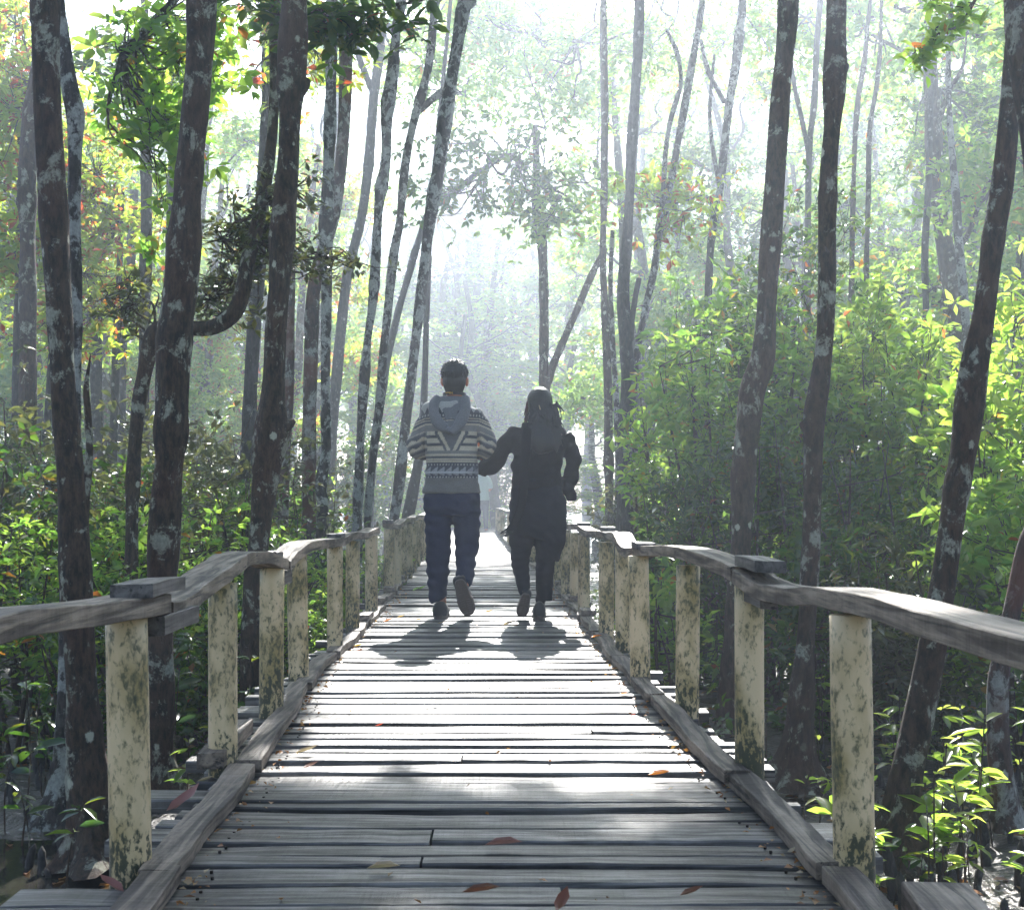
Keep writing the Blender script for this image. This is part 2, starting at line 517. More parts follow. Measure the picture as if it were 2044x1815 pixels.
def tree(pts, D, label, bark, crown=None, name="mangrove_tree", group=None, dk=0.0, extra=None, flare=1.0, top=None, seg=16, nobase=False, bump=.08, bend=None):
    """pts: (x, y, width) in photo reading pixels from the top down, all at distance D (+dk per metre of height)"""
    W = []
    for q in pts:
        x, y, w = q[:3]; d = D + (q[3] if len(q) > 3 else 0)
        W.append((P(x, y, d), max(.012, .9 * w / 2 / F * d)))
    W = W[::-1]
    base, rb = W[0]
    if not nobase and base.z > GROUND + .05:
        gx = base.x + (base.x - W[1][0].x) * .2
        W.insert(0, (Vector((gx, base.y, float(ground_z(gx, base.y)) - .12)), rb * 1.1))
    tp, rt = W[-1]
    if top:      # carry the trunk on above the frame
        dx = (tp.x - W[-2][0].x) / max(.2, tp.z - W[-2][0].z)
        H = top
        dx = dx if bend is None else bend
        W.append((Vector((tp.x + dx * (H - tp.z) * .5, tp.y + .1, (tp.z + H) / 2)), rt * .8))
        W.append((Vector((tp.x + dx * (H - tp.z) * .8, tp.y, H)), rt * .45))
    seed = int(abs(pts[0][0]) * 7 + abs(pts[0][1]) + D * 13)
    root = thing(name, (W[0][0].x, W[0][0].y, float(ground_z(W[0][0].x, W[0][0].y))), label, "tree", group)
    mb = MB()
    path, rad = trunk_geo(mb, W, seed, seg=seg, flare=flare, bump=bump)
    for L_ in (extra or []):
        ww = [(P(q[0], q[1], D + (q[3] if len(q) > 3 else 0)), q[2] / 2 / F * D) for q in L_][::-1]
        trunk_geo(mb, ww, seed + 3, seg=10, flare=0, bump=bump)
    cl = []
    tip = path[-1]
    for c in (crown or []):
        # (centre xyz or px triple, radii, twig tips, leaves each, leaf length, material, from)
        cen = np.array(c["at"]) if "at" in c else np.array(P(*c["px"]))
        r_ = np.random.default_rng(seed + len(cl) + 17)
        p, cc, k = crown_points(r_, cen, c["r"], c["n"], c.get("clumps", 7))
        i0 = int(np.argmin(np.linalg.norm(path - cen, axis=1))) if c.get("near") else -1
        st = path[i0]
        hub = st if np.linalg.norm(st - cen) < 1.2 else cen * .75 + st * .25
        limbs(mb, st, [hub] + [x * .5 + hub * .5 for x in cc[:0]], min(rad[i0] * .5, c.get("lr", .04)), seed + 31)
        limbs(mb, hub, cc, c.get("lr", .035) * .6, seed + 41)
        if c.get("twig", True): twigs(mb, cc, p, k, c.get("tr", .006), seed, c.get("every", 2))
        cl.append((c, p, r_))
    mb.build("trunk", bark, root, smooth=True)
    if cl:
        mats = []
        for c, p, r_ in cl:
            if c.get("mat", LEAF_MID) not in mats: mats.append(c.get("mat", LEAF_MID))
        for mt in mats:
            lv = Leaves()
            for c, p, r_ in cl:
                if c.get("mat", LEAF_MID) is not mt: continue
                ax = np.array([0, 0, 1.0]) + r_.normal(size=p.shape) * .55
                lv.rosettes(p, ax, c.get("per", 7), c.get("len", .11), hang=c.get("hang", .5), r=r_, fine=c.get("fine", False), width=c.get("width", .42))
            lv.build("crown", mt, root)
    TREE_POS.append((W[0][0].x, W[0][0].y))
    return root
def hi(x, y, z, r=(2.2, 2.2, 1.1), n=820, **k):  # unseen crown above the frame, leaves multiplied and enlarged to deepen the shade
    d = dict(at=(x, y, z), r=r, n=n, per=6, len=.17, lr=.05, every=8, mat=LEAF_MID, clumps=15)
    d.update(k); return d

# ---- left foreground and middle trees, traced top to bottom
tree([(100, -60, 46), (92, 60, 46), (72, 200, 44), (56, 330, 40), (55, 500, 38), (55, 800, 37), (52, 1100, 40), (50, 1250, 44)], 12.0,
     "slim dark trunk at the far left, behind the lichen-spotted one", BARK_DARK, top=9.5, crown=[hi(-4.6, 12.6, 9.5)])
tree([(90, -60, 64), (92, 60, 62), (96, 220, 60), (105, 400, 60), (118, 600, 58), (127, 800, 58), (140, 950, 58), (150, 1130, 62), (162, 1350, 66), (172, 1500, 72), (186, 1650, 84), (196, 1715, 110)], 6.0,
     "thick lichen-spotted trunk at the left behind the nearest post, its root flaring into the water", BARK_DARK, top=8.5, crown=[hi(-2.4, 6.5, 8.2)], flare=1.5, seg=22)
tree([(112, -60, 26), (122, 40, 30), (138, 170, 38), (150, 228, 40), (149, 300, 30), (148, 450, 29), (150, 560, 30), (148, 700, 32), (146, 900, 34), (138, 1150, 36), (134, 1400, 44), (130, 1560, 58), (128, 1640, 76)], 6.6,
     "slim pale-patched trunk with a swollen elbow, tucked against the right of the thick left trunk", BARK_PALE, top=8.0, flare=1.2)
tree([(403, -60, 64), (400, 60, 66), (391, 200, 64), (382, 300, 60), (372, 420, 64), (362, 560, 70), (350, 660, 74), (345, 760, 68), (340, 880, 62), (330, 1000, 66), (323, 1150, 62), (318, 1350, 56), (318, 1500, 54), (322, 1580, 62)], 7.1,
     "thickest straight dark trunk rising behind the left rail, in front of the hooked branch", BARK_DARK, top=9.5, crown=[hi(-1.9, 8.2, 9.6)], seg=22)
tree([(546, -60, 20), (547, 60, 22), (547, 200, 22), (540, 300, 24), (524, 400, 30), (508, 470, 32), (492, 530, 34), (482, 590, 36), (462, 630, 36), (425, 653, 34), (385, 655, 34), (345, 652, 36), (312, 662, 42), (298, 700, 38), (288, 745, 32), (278, 800, 30), (270, 880, 30), (266, 950, 36), (264, 1010, 28), (262, 1150, 28), (262, 1390, 32)], 9.0,
     "crooked tree whose trunk bends into a hook behind the thick dark trunk", BARK_DARK, bump=.05, top=6.8,
     crown=[dict(px=(500, 400, 9.0), r=(.62, .5, .5), n=150, per=5, len=.075, mat=LEAF_OLIVE, near=1, lr=.022, every=1, hang=.2),
            dict(px=(430, 560, 9.2), r=(.55, .5, .42), n=110, per=5, len=.08, mat=LEAF_OLIVE, near=1, lr=.02, every=1, hang=.2),
            dict(px=(655, 520, 9.0), r=(.42, .4, .16), n=55, per=5, len=.07, mat=LEAF_OLIVE, near=1, lr=.015, every=1, hang=.1),
            dict(px=(250, 620, 9.2), r=(.5, .4, .4), n=60, per=5, len=.08, mat=LEAF_OLIVE, near=1, lr=.02, every=1, hang=.2)])
tree([(590, -60, 56), (586, 60, 58), (580, 200, 56), (575, 330, 52), (567, 430, 50), (558, 560, 50), (550, 650, 56), (546, 760, 52), (540, 860, 60), (530, 940, 56), (520, 1040, 48), (510, 1150, 44), (500, 1300, 40), (496, 1440, 42), (496, 1510, 52)], 8.0,
     "big gnarled dark trunk left of centre, in front of the reddish trunks, leaning slightly right", BARK_DARK, top=9.5, crown=[hi(-1.0, 8.5, 9.8)], seg=20, bump=.11, extra=[[(616, 158, 9), (608, 168, 20), (588, 190, 26)], [(588, 838, 8), (578, 846, 16), (556, 862, 24)]])
tree([(537, -60, 24), (536, 60, 26), (530, 280, 28), (522, 400, 28), (515, 540, 29), (505, 680, 30), (497, 820, 29), (488, 1000, 31), (486, 1200, 34)], 13.5,
     "spotted trunk just left of the big gnarled one, lighter and farther off", BARK_GREY, top=10.5, crown=[hi(-2.6, 13.8, 10)])
tree([(663, -60, 22), (662, 60, 24), (659, 200, 25), (654, 380, 26), (650, 470, 30), (652, 600, 24), (649, 760, 21), (650, 900, 22), (640, 960, 28), (643, 1010, 25), (642, 1070, 24), (642, 1150, 26)], 12.0,
     "pale knobbly trunk right of the big gnarled one, crossing a reddish trunk", BARK_PALE, top=10, crown=[hi(-1.6, 12.4, 9.8)], bump=.1)
tree([(694, -60, 28), (691, 60, 30), (688, 200, 30), (682, 310, 27), (666, 430, 28), (640, 520, 30), (624, 600, 30), (619, 750, 30), (617, 850, 28), (616, 1000, 30), (618, 1120, 32)], 13.0,
     "reddish lichen-blotched trunk that leans right and passes behind the pale knobbly one", BARK_RED, top=10, crown=[hi(-1.0, 13.2, 9.9)])
tree([(792, -60, 20), (790, 60, 22), (783, 150, 24), (772, 230, 25), (770, 320, 24), (757, 400, 22), (750, 500, 20), (744, 600, 20), (733, 680, 20), (724, 800, 21), (717, 930, 19), (712, 1050, 22), (710, 1150, 24)], 13.0,
     "slender mottled leaning trunk, leftmost of the three slim ones beside the man", BARK_PALE, top=10.5, crown=[hi(-1.1, 14.8, 8.9, r=(1.6, 1.2, .6), n=600)], bend=-.25, bump=.12)  # unseen crown added to shade the nearest planks
tree([(868, -60, 18), (866, 20, 18), (858, 110, 20), (846, 170, 18), (826, 240, 20), (808, 330, 19), (798, 440, 18), (784, 520, 20), (774, 620, 18), (763, 720, 17), (757, 810, 20), (746, 900, 17), (735, 1020, 18), (732, 1140, 20)], 14.0,
     "slender forked mottled trunk, middle of the three slim ones beside the man", BARK_PALE, top=10.5, bend=-.3, bump=.12,
     extra=[[(905, 165, 8), (885, 180, 10), (860, 200, 11), (838, 222, 12)]], crown=[hi(-.75, 17.4, 9.2, r=(1.0, 1.7, .6), n=170)])  # sparse unseen crown added to break trunk shadows into dapple
tree([(932, -60, 28), (924, 20, 30), (905, 130, 27), (890, 230, 27), (878, 320, 26), (862, 410, 27), (850, 500, 25), (840, 590, 24), (828, 690, 23), (816, 790, 22), (805, 880, 23), (794, 980, 23), (783, 1060, 23), (776, 1150, 26)], 12.0,
     "mottled slim leaning trunk nearest the man's left side, rightmost of the three slim ones", BARK_PALE, top=10.5, crown=[hi(.4, 13.4, 8.8, r=(1.8, 1.3, .6), n=600), hi(.3, 10.8, 8.6, r=(2., 1.3, .8), n=600)], bend=-.2, bump=.1)  # two unseen crowns added to darken the near air and planks
tree([(584, -60, 18), (582, 250, 22), (578, 560, 24), (576, 700, 26), (570, 850, 26), (565, 1000, 26), (564, 1120, 28)], 13.0, "short dark reddish trunk half hidden behind the right edge of the big gnarled one", BARK_RED, nobase=False)
tree([(288, -60, 16), (290, 180, 20), (291, 300, 23), (292, 450, 25), (289, 620, 24), (288, 780, 24), (286, 1000, 24), (285, 1150, 26)], 14.0, "grey trunk between the left pair and the thick dark trunk, behind the crooked stem", BARK_GREY,
     crown=[dict(px=(250, 130, 12.5), r=(.8, .8, .5), n=110, per=7, len=.13, mat=LEAF_DARK, lr=.04, every=3)])
tree([(340, -60, 11), (343, 230, 13), (341, 350, 14), (338, 480, 15), (334, 640, 15), (332, 900, 16), (330, 1120, 18)], 15.0, "thin spotted trunk just left of the thick dark trunk", BARK_GREY)
tree([(186, 380, 24), (186, 500, 27), (190, 700, 27), (197, 900, 28), (200, 1100, 32)], 18.0, "purplish hazy trunk behind the thick left pair", BARK_GREY)
tree([(268, 380, 18), (262, 500, 20), (250, 620, 20), (243, 720, 20), (240, 1000, 22)], 20.0, "hazy trunk left of the crooked stem, leaning right", BARK_GREY)
tree([(108, 540, 12), (106, 700, 14), (110, 900, 14), (112, 1100, 16)], 16.0, "thin hazy trunk between the far left trunk and the thick lichen-spotted one", BARK_GREY)
# broken dead stem
sn = MB()
trunk_geo(sn, [(P(168, 1420, 6.5), .024), (P(166, 1250, 6.5), .022), (P(166, 1100, 6.5), .022), (P(172, 980, 6.5), .019), (P(178, 900, 6.5), .018), (P(175, 820, 6.5), .017), (P(172, 770, 6.5), .013), (P(181, 705, 6.5), .002)], 5, seg=9, flare=0)
tag(sn.build("dead_stem", BARK_DARK, origin=P(168, 1420, 6.5), smooth=True), "thin broken dead stem with a pointed tip beside the thick left trunk", "dead stem")

# ---- hazy middle distance
tree([(762, 60, 16), (756, 120, 20), (745, 200, 20), (735, 330, 22), (722, 430, 22), (705, 500, 22), (690, 570, 22), (678, 680, 22), (660, 900, 24), (650, 1080, 26)], 22.0,
     "pale hazy leaning trunk forking at the top, behind the slim mottled trio", BARK_GREY, extra=[[(700, 40, 10), (715, 110, 12), (738, 170, 13), (748, 200, 14)]],
     crown=[dict(px=(950, 10, 26), r=(2.2, 2.0, 1.5), n=400, per=7, len=.16, mat=LEAF_MID, lr=.04, every=5), dict(px=(740, 40, 22.0), r=(2.0, 1.6, 1.2), n=360, per=7, len=.15, mat=LEAF_MID, lr=.05, every=4)])
tree([(1010, 310, 10), (960, 340, 12), (905, 385, 14), (860, 420, 15), (835, 480, 15), (812, 560, 16), (790, 640, 16), (765, 760, 18), (745, 900, 18), (735, 1060, 20)], 25.0,
     "very pale long limb-like tree bowing right over the path behind the man", BARK_GREY,
     crown=[dict(px=(900, 150, 27.0), r=(2.2, 2.0, 1.4), n=320, per=7, len=.16, mat=LEAF_MID, lr=.05, every=5, near=1), dict(px=(1010, 70, 29.0), r=(2.9, 2.2, 1.9), n=620, per=7, len=.16, mat=LEAF_MID, lr=.05, every=5, near=1)])
tree([(905, -60, 8), (880, 200, 10), (860, 420, 12), (852, 600, 14), (846, 800, 16), (838, 900, 20), (820, 1000, 26), (808, 1070, 28)], 19.0, "faint blurred trunk close behind the railing left of the man", BARK_GREY)
tree([(1068, 250, 12), (1070, 330, 16), (1070, 400, 20), (1074, 440, 22), (1082, 500, 22), (1085, 600, 22), (1085, 700, 21), (1086, 780, 22), (1088, 950, 23), (1090, 1080, 26)], 20.0,
     "dark hazy trunk rising behind the woman's head", BARK_DARK, extra=[[(1118, 390, 9), (1100, 420, 11), (1085, 460, 13)], [(1208, 495, 9), (1180, 550, 13), (1150, 620, 14), (1120, 690, 15), (1096, 750, 16), (1088, 800, 14)]],
     crown=[dict(px=(1060, 20, 25), r=(2.3, 2.0, 1.6), n=420, per=7, len=.16, mat=LEAF_MID, lr=.04, every=5), dict(px=(1010, 330, 18.5), r=(1.5, 1.4, .9), n=150, per=7, len=.14, mat=LEAF_DARK, lr=.04, every=3, hang=.9),
            dict(px=(1110, 420, 19), r=(1.1, 1.1, .7), n=170, per=7, len=.14, mat=LEAF_MID, lr=.035, every=3),
            dict(px=(930, 390, 19), r=(1.1, 1.0, .5), n=80, per=7, len=.13, mat=LEAF_DARK, lr=.03, every=3, hang=1.)])
tree([(1204, -60, 13), (1204, 60, 15), (1206, 200, 17), (1205, 400, 16), (1203, 520, 15), (1208, 650, 17), (1213, 780, 18), (1215, 950, 20), (1216, 1080, 22)], 18.0, "straight slim trunk just left of the grey double trunk on the right of the path", BARK_DARK,
     crown=[dict(px=(1130, 120, 22), r=(2.3, 1.6, 1.9), n=360, per=7, len=.15, mat=LEAF_MID, lr=.05, every=4, hang=.8)])
tree([(1222, 460, 9), (1218, 560, 11), (1222, 680, 12), (1230, 800, 12), (1232, 950, 12), (1230, 1070, 14)], 16.5, "very thin pale stem beside the slim straight trunk right of the woman", BARK_PALE)
tree([(1277, -60, 22), (1274, 60, 23), (1268, 180, 22), (1260, 290, 25), (1256, 400, 21), (1249, 500, 24), (1243, 580, 26), (1248, 680, 27), (1252, 760, 30), (1247, 880, 25), (1244, 980, 25), (1243, 1090, 28)], 15.0,
     "tall smooth grey-brown trunk on the right of the path, larger of the forked pair", BARK_GREY, top=11.5, crown=[hi(3.6, 16.2, 10, n=420), hi(.55, 15.5, 9.0, r=(1.8, .95, .5), n=760)],  # second crown is unseen, added to keep the foreground deck in shade
     extra=[[(1275, 555, 10), (1268, 590, 11), (1262, 630, 12), (1256, 680, 12)]])
tree([(1404, -40, 14), (1398, 30, 15), (1380, 130, 16), (1368, 200, 17), (1352, 290, 16), (1335, 380, 16), (1316, 460, 15), (1305, 540, 17), (1288, 610, 16), (1275, 680, 16), (1264, 770, 15), (1258, 900, 14), (1256, 1060, 16)], 15.6,
     "slim trunk leaning strongly right, crossing the foot of the tall grey-brown trunk", BARK_PALE, top=11,
     extra=[[(1330, 60, 6), (1352, 110, 8), (1358, 170, 9), (1340, 230, 10), (1328, 300, 10), (1322, 400, 10), (1312, 460, 11)]],
     crown=[dict(px=(1330, 90, 22), r=(1.6, 1.4, 1.2), n=260, per=7, len=.14, mat=LEAF_MID, lr=.04, every=3, hang=.9),
            dict(px=(1340, 420, 16), r=(.9, .9, .7), n=130, per=7, len=.12, mat=LEAF_RUST, near=1, lr=.03, every=3, hang=.9)])
tree([(1484, -30, 16), (1478, 40, 19), (1468, 130, 19), (1456, 200, 19), (1446, 290, 17), (1436, 380, 17), (1425, 430, 17), (1416, 520, 17), (1412, 640, 18), (1410, 900, 18), (1410, 1080, 20)], 17.0,
     "white-blotched slim trunk left of the two dark right-hand trunks", BARK_PALE, top=11.5,
     extra=[[(1398, 80, 7), (1412, 140, 9), (1432, 180, 9), (1446, 205, 9)], [(1425, 110, 6), (1416, 220, 7), (1424, 310, 8), (1436, 370, 9)]],
     crown=[dict(px=(1440, 60, 24), r=(2.2, 1.6, 1.8), n=460, per=7, len=.14, mat=LEAF_MID, lr=.04, every=4)])
tree([(1642, -60, 12), (1630, 80, 13), (1625, 200, 15), (1615, 290, 14), (1612, 420, 14), (1610, 700, 16), (1608, 1080, 20)], 20.0, "hazy forked trunk between the two dark right-hand trunks", BARK_GREY,
     extra=[[(1575, 90, 6), (1585, 170, 8), (1598, 230, 9), (1612, 300, 10)]], crown=[dict(px=(1600, 60, 25), r=(2.2, 1.8, 1.8), n=460, per=7, len=.15, mat=LEAF_MID, lr=.04, every=5)])
tree([(1744, -60, 8), (1731, 50, 10), (1725, 120, 11), (1712, 200, 12), (1705, 300, 10), (1700, 500, 12), (1698, 800, 14), (1698, 1080, 18)], 20.0, "hazy dark thin trunk right of the second dark trunk, upper left of a close pair", BARK_DARK)
tree([(1760, -60, 7), (1758, 40, 8), (1756, 100, 10), (1748, 180, 10), (1735, 260, 11), (1732, 400, 11), (1725, 700, 12), (1722, 1070, 16)], 20.6, "hazy dark thin trunk, right one of a close pair right of the second dark trunk", BARK_DARK,
     crown=[dict(px=(1760, 60, 25), r=(2.4, 1.8, 1.8), n=460, per=7, len=.15, mat=LEAF_MID, lr=.04, every=5)])
tree([(1905, -60, 9), (1893, 80, 10), (1893, 200, 12), (1900, 310, 14), (1908, 400, 18), (1912, 480, 20), (1922, 580, 20), (1930, 700, 18), (1938, 900, 20), (1940, 1060, 24)], 17.0, "hazy white-patched trunk left of the leaning right-hand trunk", BARK_PALE)
tree([(1850, -60, 8), (1858, 100, 10), (1856, 240, 12), (1852, 380, 14), (1845, 500, 16), (1848, 640, 16), (1850, 900, 18), (1850, 1080, 22)], 19.0, "hazy spotted trunk in the far right thicket, left of the white-patched one", BARK_GREY,
     crown=[dict(px=(1880, 240, 24), r=(2.2, 1.8, 1.8), n=440, per=7, len=.14, mat=LEAF_DARK, lr=.04, every=5)])

# ---- right foreground
tree([(1574, -60, 42), (1570, 60, 42), (1558, 180, 43), (1548, 320, 42), (1540, 450, 44), (1533, 560, 46), (1528, 650, 48), (1521, 720, 52), (1502, 775, 54), (1493, 850, 55), (1483, 950, 55), (1478, 1080, 50), (1470, 1200, 42), (1458, 1300, 38), (1450, 1400, 40)], 9.0,
     "brown trunk with a heart-shaped lichen patch behind the right rail, left of two dark trunks", BARK_DARK, top=10, crown=[hi(2.2, 9.8, 9.8)], seg=20)
tree([(1668, -60, 40), (1668, 60, 41), (1667, 140, 46), (1662, 240, 38), (1654, 330, 38), (1650, 450, 38), (1650, 560, 40), (1645, 680, 38), (1634, 770, 44), (1624, 830, 46), (1622, 900, 40), (1620, 1050, 40), (1614, 1180, 44), (1606, 1300, 46), (1598, 1420, 50), (1592, 1500, 58), (1586, 1570, 82)], 7.4,
     "dark trunk dotted with round pale lichens behind the capped joint of the right rail", BARK_DARK, top=9, crown=[hi(2.1, 8.2, 8.9)], seg=20, flare=1.4, extra=[[(1690, 128, 8), (1684, 138, 14), (1668, 150, 22)], [(1598, 842, 8), (1606, 850, 16), (1624, 868, 22)]])
tree([(2030, -40, 20), (2022, 60, 28), (2014, 200, 36), (2008, 290, 46), (1998, 380, 52), (1985, 460, 46), (1975, 540, 44), (1962, 640, 48), (1946, 720, 60), (1935, 800, 66), (1922, 900, 58), (1905, 1000, 58), (1888, 1120, 58), (1868, 1240, 62), (1846, 1360, 62), (1824, 1470, 66), (1806, 1560, 74), (1795, 1650, 86), (1790, 1720, 104)], 5.8,
     "dark trunk at the right leaning outward, rising from sunlit seedlings beside the rail", BARK_DARK, top=8, crown=[hi(3.0, 6.4, 8.0)], seg=22, flare=1.1)
tree([(2028, -60, 60), (2032, 60, 58), (2040, 180, 44), (2058, 290, 44), (2072, 400, 50), (2090, 600, 54), (2100, 900, 60), (2105, 1300, 66), (2105, 1700, 76)], 5.4,
     "dark trunk cut by the right edge of the picture at the top corner", BARK_DARK, top=7.5)
tree([(2075, 1000, 34), (2050, 1080, 38), (2028, 1180, 40), (2008, 1270, 38), (1992, 1350, 44), (1990, 1430, 46), (1994, 1510, 46), (2004, 1590, 48), (2008, 1650, 54)], 6.4,
     "smooth light brown leaning stem under the right rail at the right edge", BARK_RED, top=4.0, bump=.05)
# hanging branches with leaves from trees whose trunks stand in view
def branch(D, pts, leafsets, label, bark=BARK_DARK, name="hanging_branch", lr=.009):
    o = thing(name, P(*pts[0][:2], D), label, "branch")
    mb = MB(); pth = catmull([(*P(x, y, D + (q[0] if q else 0)), w / 2 / F * D) for x, y, w, *q in pts], 5)
    mb.tube(pth[:, :3], pth[:, 3], seg=7, jit=.08)
    lv = Leaves()
    for i, (x, y, rx, rz, n_, ln, mat_) in enumerate(leafsets):
        r_ = np.random.default_rng(int(x + y))
        p, cc, k = crown_points(r_, P(x, y, D), (rx * 1.25, rx, rz * 1.25), max(4, int(n_ * .62)), 6)
        j = int(np.argmin(np.linalg.norm(pth[:, :3] - np.array(P(x, y, D)), axis=1)))
        limbs(mb, pth[j, :3], cc, lr, i + 3)
        twigs(mb, cc, p, k, .004, i)
        lv.rosettes(p, np.array([0, 0, 1.]) + r_.normal(size=p.shape) * .5, 7, ln * 1.1, hang=.6, fine=True, r=r_)
        lm = mat_
    mb.build("twigs", bark, o, smooth=True)
    lv.build("foliage", lm, o)
    return o
branch(9.0, [(240, 110, 26), (270, 85, 22), (300, 50, 18), (330, 20, 16), (380, -30, 14), (430, -60, 12)],
       [(330, 40, .55, .35, 100, .11, LEAF_MID), (345, 150, .5, .42, 110, .115, LEAF_MID), (300, 230, .38, .4, 75, .115, LEAF_MID), (350, 300, .3, .3, 50, .11, LEAF_MID), (230, 60, .35, .3, 40, .12, LEAF_MID), (330, 420, .16, .3, 20, .11, LEAF_MID)],
       "dark leafy branch hanging down at the upper left between the trunks")
branch(8.5, [(590, 30, 14), (640, 22, 11), (700, 18, 8), (770, 10, 6), (830, 5, 5), (880, -15, 4)],
       [(640, 20, .3, .18, 45, .12, LEAF_DARK), (720, 30, .28, .16, 34, .12, LEAF_DARK), (800, 15, .25, .12, 26, .12, LEAF_DARK), (650, 80, .3, .14, 26, .1, LEAF_DARK), (520, 20, .3, .2, 40, .12, LEAF_DARK)],
       "leafy branch reaching right across the top from the big gnarled trunk")
branch(6.2, [(1975, -60, 8), (1950, -10, 7), (1935, 20, 6), (1915, 50, 5), (1890, 60, 5), (1870, 55, 4), (1858, 90, 4), (1840, 120, 3)],
       [(1900, 15, .12, .07, 26, .07, LEAF_MID), (1862, 70, .08, .08, 20, .065, LEAF_MID), (1838, 120, .04, .08, 16, .065, LEAF_MID)],
       "small sprig of green and red leaves dangling at the top right", lr=.003)

# ---- bright yellow-green trees behind the left pair
for i, (x, y, D, rx, rz, n_) in enumerate([(30, 200, 14.5, 1.1, 1.5, 620), (225, 420, 15.5, 1.0, 1.3, 580), (90, 560, 15, 1.2, 1.0, 460), (560, 60, 13, .9, .7, 130)]):
    lab = ["sunlit yellow-green tree with reddish leaves at the upper left edge", "sunlit yellow-green tree with orange leaves left of the thickest dark trunk",
           "lower sunlit yellow-green tree behind the two left trunks", "small sunlit yellow-green crown at the top left of the big gnarled trunk"][i]
    tree([(x + 20, y - 40, 8), (x + 10, y + 200, 16), (x, 900, 18), (x - 8, 1100, 22)], D, lab, BARK_GREY,
         crown=[dict(px=(x, y, D), r=(rx, rx, rz), n=n_, per=8, len=.125, mat=LEAF_RUST, near=1, lr=.035, every=2, hang=.6, clumps=9)])

# ---- background forest: a few kinds, copied
def proto_tree(i, H, mat_, bark):
    r_ = np.random.default_rng(100 + i)
    root = thing("mangrove_tree", (0, 0, 0), "x", "tree")
    mb = MB()
    lean = r_.uniform(-1.2, 1.2, 2)
    pts = [(Vector((lean[0] * (max(0, z) / H) ** 1.3 + r_.normal() * .12, lean[1] * (max(0, z) / H) ** 1.3, z)), .15 * (1 - .75 * z / H) + .02) for z in np.linspace(-.2, H, 7)]
    path, rad = trunk_geo(mb, pts, 50 + i, seg=8, flare=.8)
    lv = Leaves()
    for j in range(8):
        z = H * (.27 + .73 * (j + .5) / 8)
        k0 = int(np.argmin(abs(path[:, 2] - z * .86)))
        a = r_.uniform(0, 6.28); R = (1.9 - .8 * abs(z / H - .6) * 2) * r_.uniform(.5, 1.0)
        cen = path[k0] + np.array([math.cos(a) * R, math.sin(a) * R, z * .14])
        p, cc, k = crown_points(r_, cen, (1.25, 1.25, .8), int(190 * (1.15 - .5 * z / H)), 6)
        limbs(mb, path[k0], [cen], .05, j + i * 10); limbs(mb, cen, cc, .03, j + i * 10 + 5)
        lv.rosettes(p, np.array([0, 0, 1.]) + r_.normal(size=p.shape) * .55, 7, .155, hang=.5, r=r_)
    mb.build("trunk", bark, root, smooth=True)
    lv.build("crown", mat_, root)
    return root
PROT = [proto_tree(0, 11, LEAF_MID, BARK_DARK), proto_tree(1, 13, LEAF_MID, BARK_PALE), proto_tree(2, 12, LEAF_DARK, BARK_GREY), proto_tree(3, 10, LEAF_RUST, BARK_RED), proto_tree(4, 14, LEAF_MID, BARK_GREY)]
BGT = []
r_ = random.Random(5)
for row, (D, step) in enumerate([(17, 2.6), (21, 2.7), (25.5, 2.6), (29, 2.3), (33, 2.4), (37.5, 2.6), (42, 3.1), (48, 4.0), (57, 4.2), (68, 4.6), (82, 5.2)]):
    half = D * .42 + 1.5
    x = -half + r_.uniform(0, step)
    while x < half:
        px, py = x + r_.uniform(-.7, .7), D + r_.uniform(-1.6, 1.6)
        x += step
        c = path_c(min(py, 35)) if py < 40 else -1.5
        if py < 27 and (-10.0 < px < -2.6 or 1.3 < px < 7.0): continue
        if py < 44 and abs(px - c - .0) < (3.6 if py < 24 else 3.2): continue
        BGT.append((px, py))
BGT += [(-2.3, 43.5), (-.5, 45.5), (1.0, 42.5), (-1.5, 50), (-3.3, 47.5), (.3, 54), (-2.6, 61), (-.8, 66)]
used = set()
BG_OBJ = []
for q, (px, py) in enumerate(BGT):
    k = r_.choice([0, 1, 2, 4, 0, 1, 4, 0, 1, 2, 4, 3])
    o = PROT[k] if k not in used else copy_tree(PROT[k])
    used.add(k)
    o.location = (px, py, float(ground_z(px, py)))
    o.rotation_euler = (0, 0, r_.uniform(0, 6.28))
    s_ = r_.uniform(.9, 1.15) * (1 + max(0, py - 32) * .022); zs = s_ * r_.uniform(.9, 1.1)
    if py > 28: zs = min(zs, (.7 * (py - 14) + 2.2) / [11, 13, 12, 10, 14][k])
    if py > 37 and abs(px + 1) < 4.5: zs = min(zs, (.7 * (py - 37) + 3.2) / [11, 13, 12, 10, 14][k])
    zs = min(zs, 28.0 / [11, 13, 12, 10, 14][k])
    o.scale = (s_, s_, zs)
    BG_OBJ.append((px / py, o))
for k in range(5):
    if k not in used: BG_OBJ.append((0, PROT[k]))
BG_OBJ.sort(key=lambda t: t[0])
for i, (_, o) in enumerate(BG_OBJ):
    tag(o, f"hazy background tree of the far forest, {nth(i)} from the left", "tree", "background trees of the misty forest")
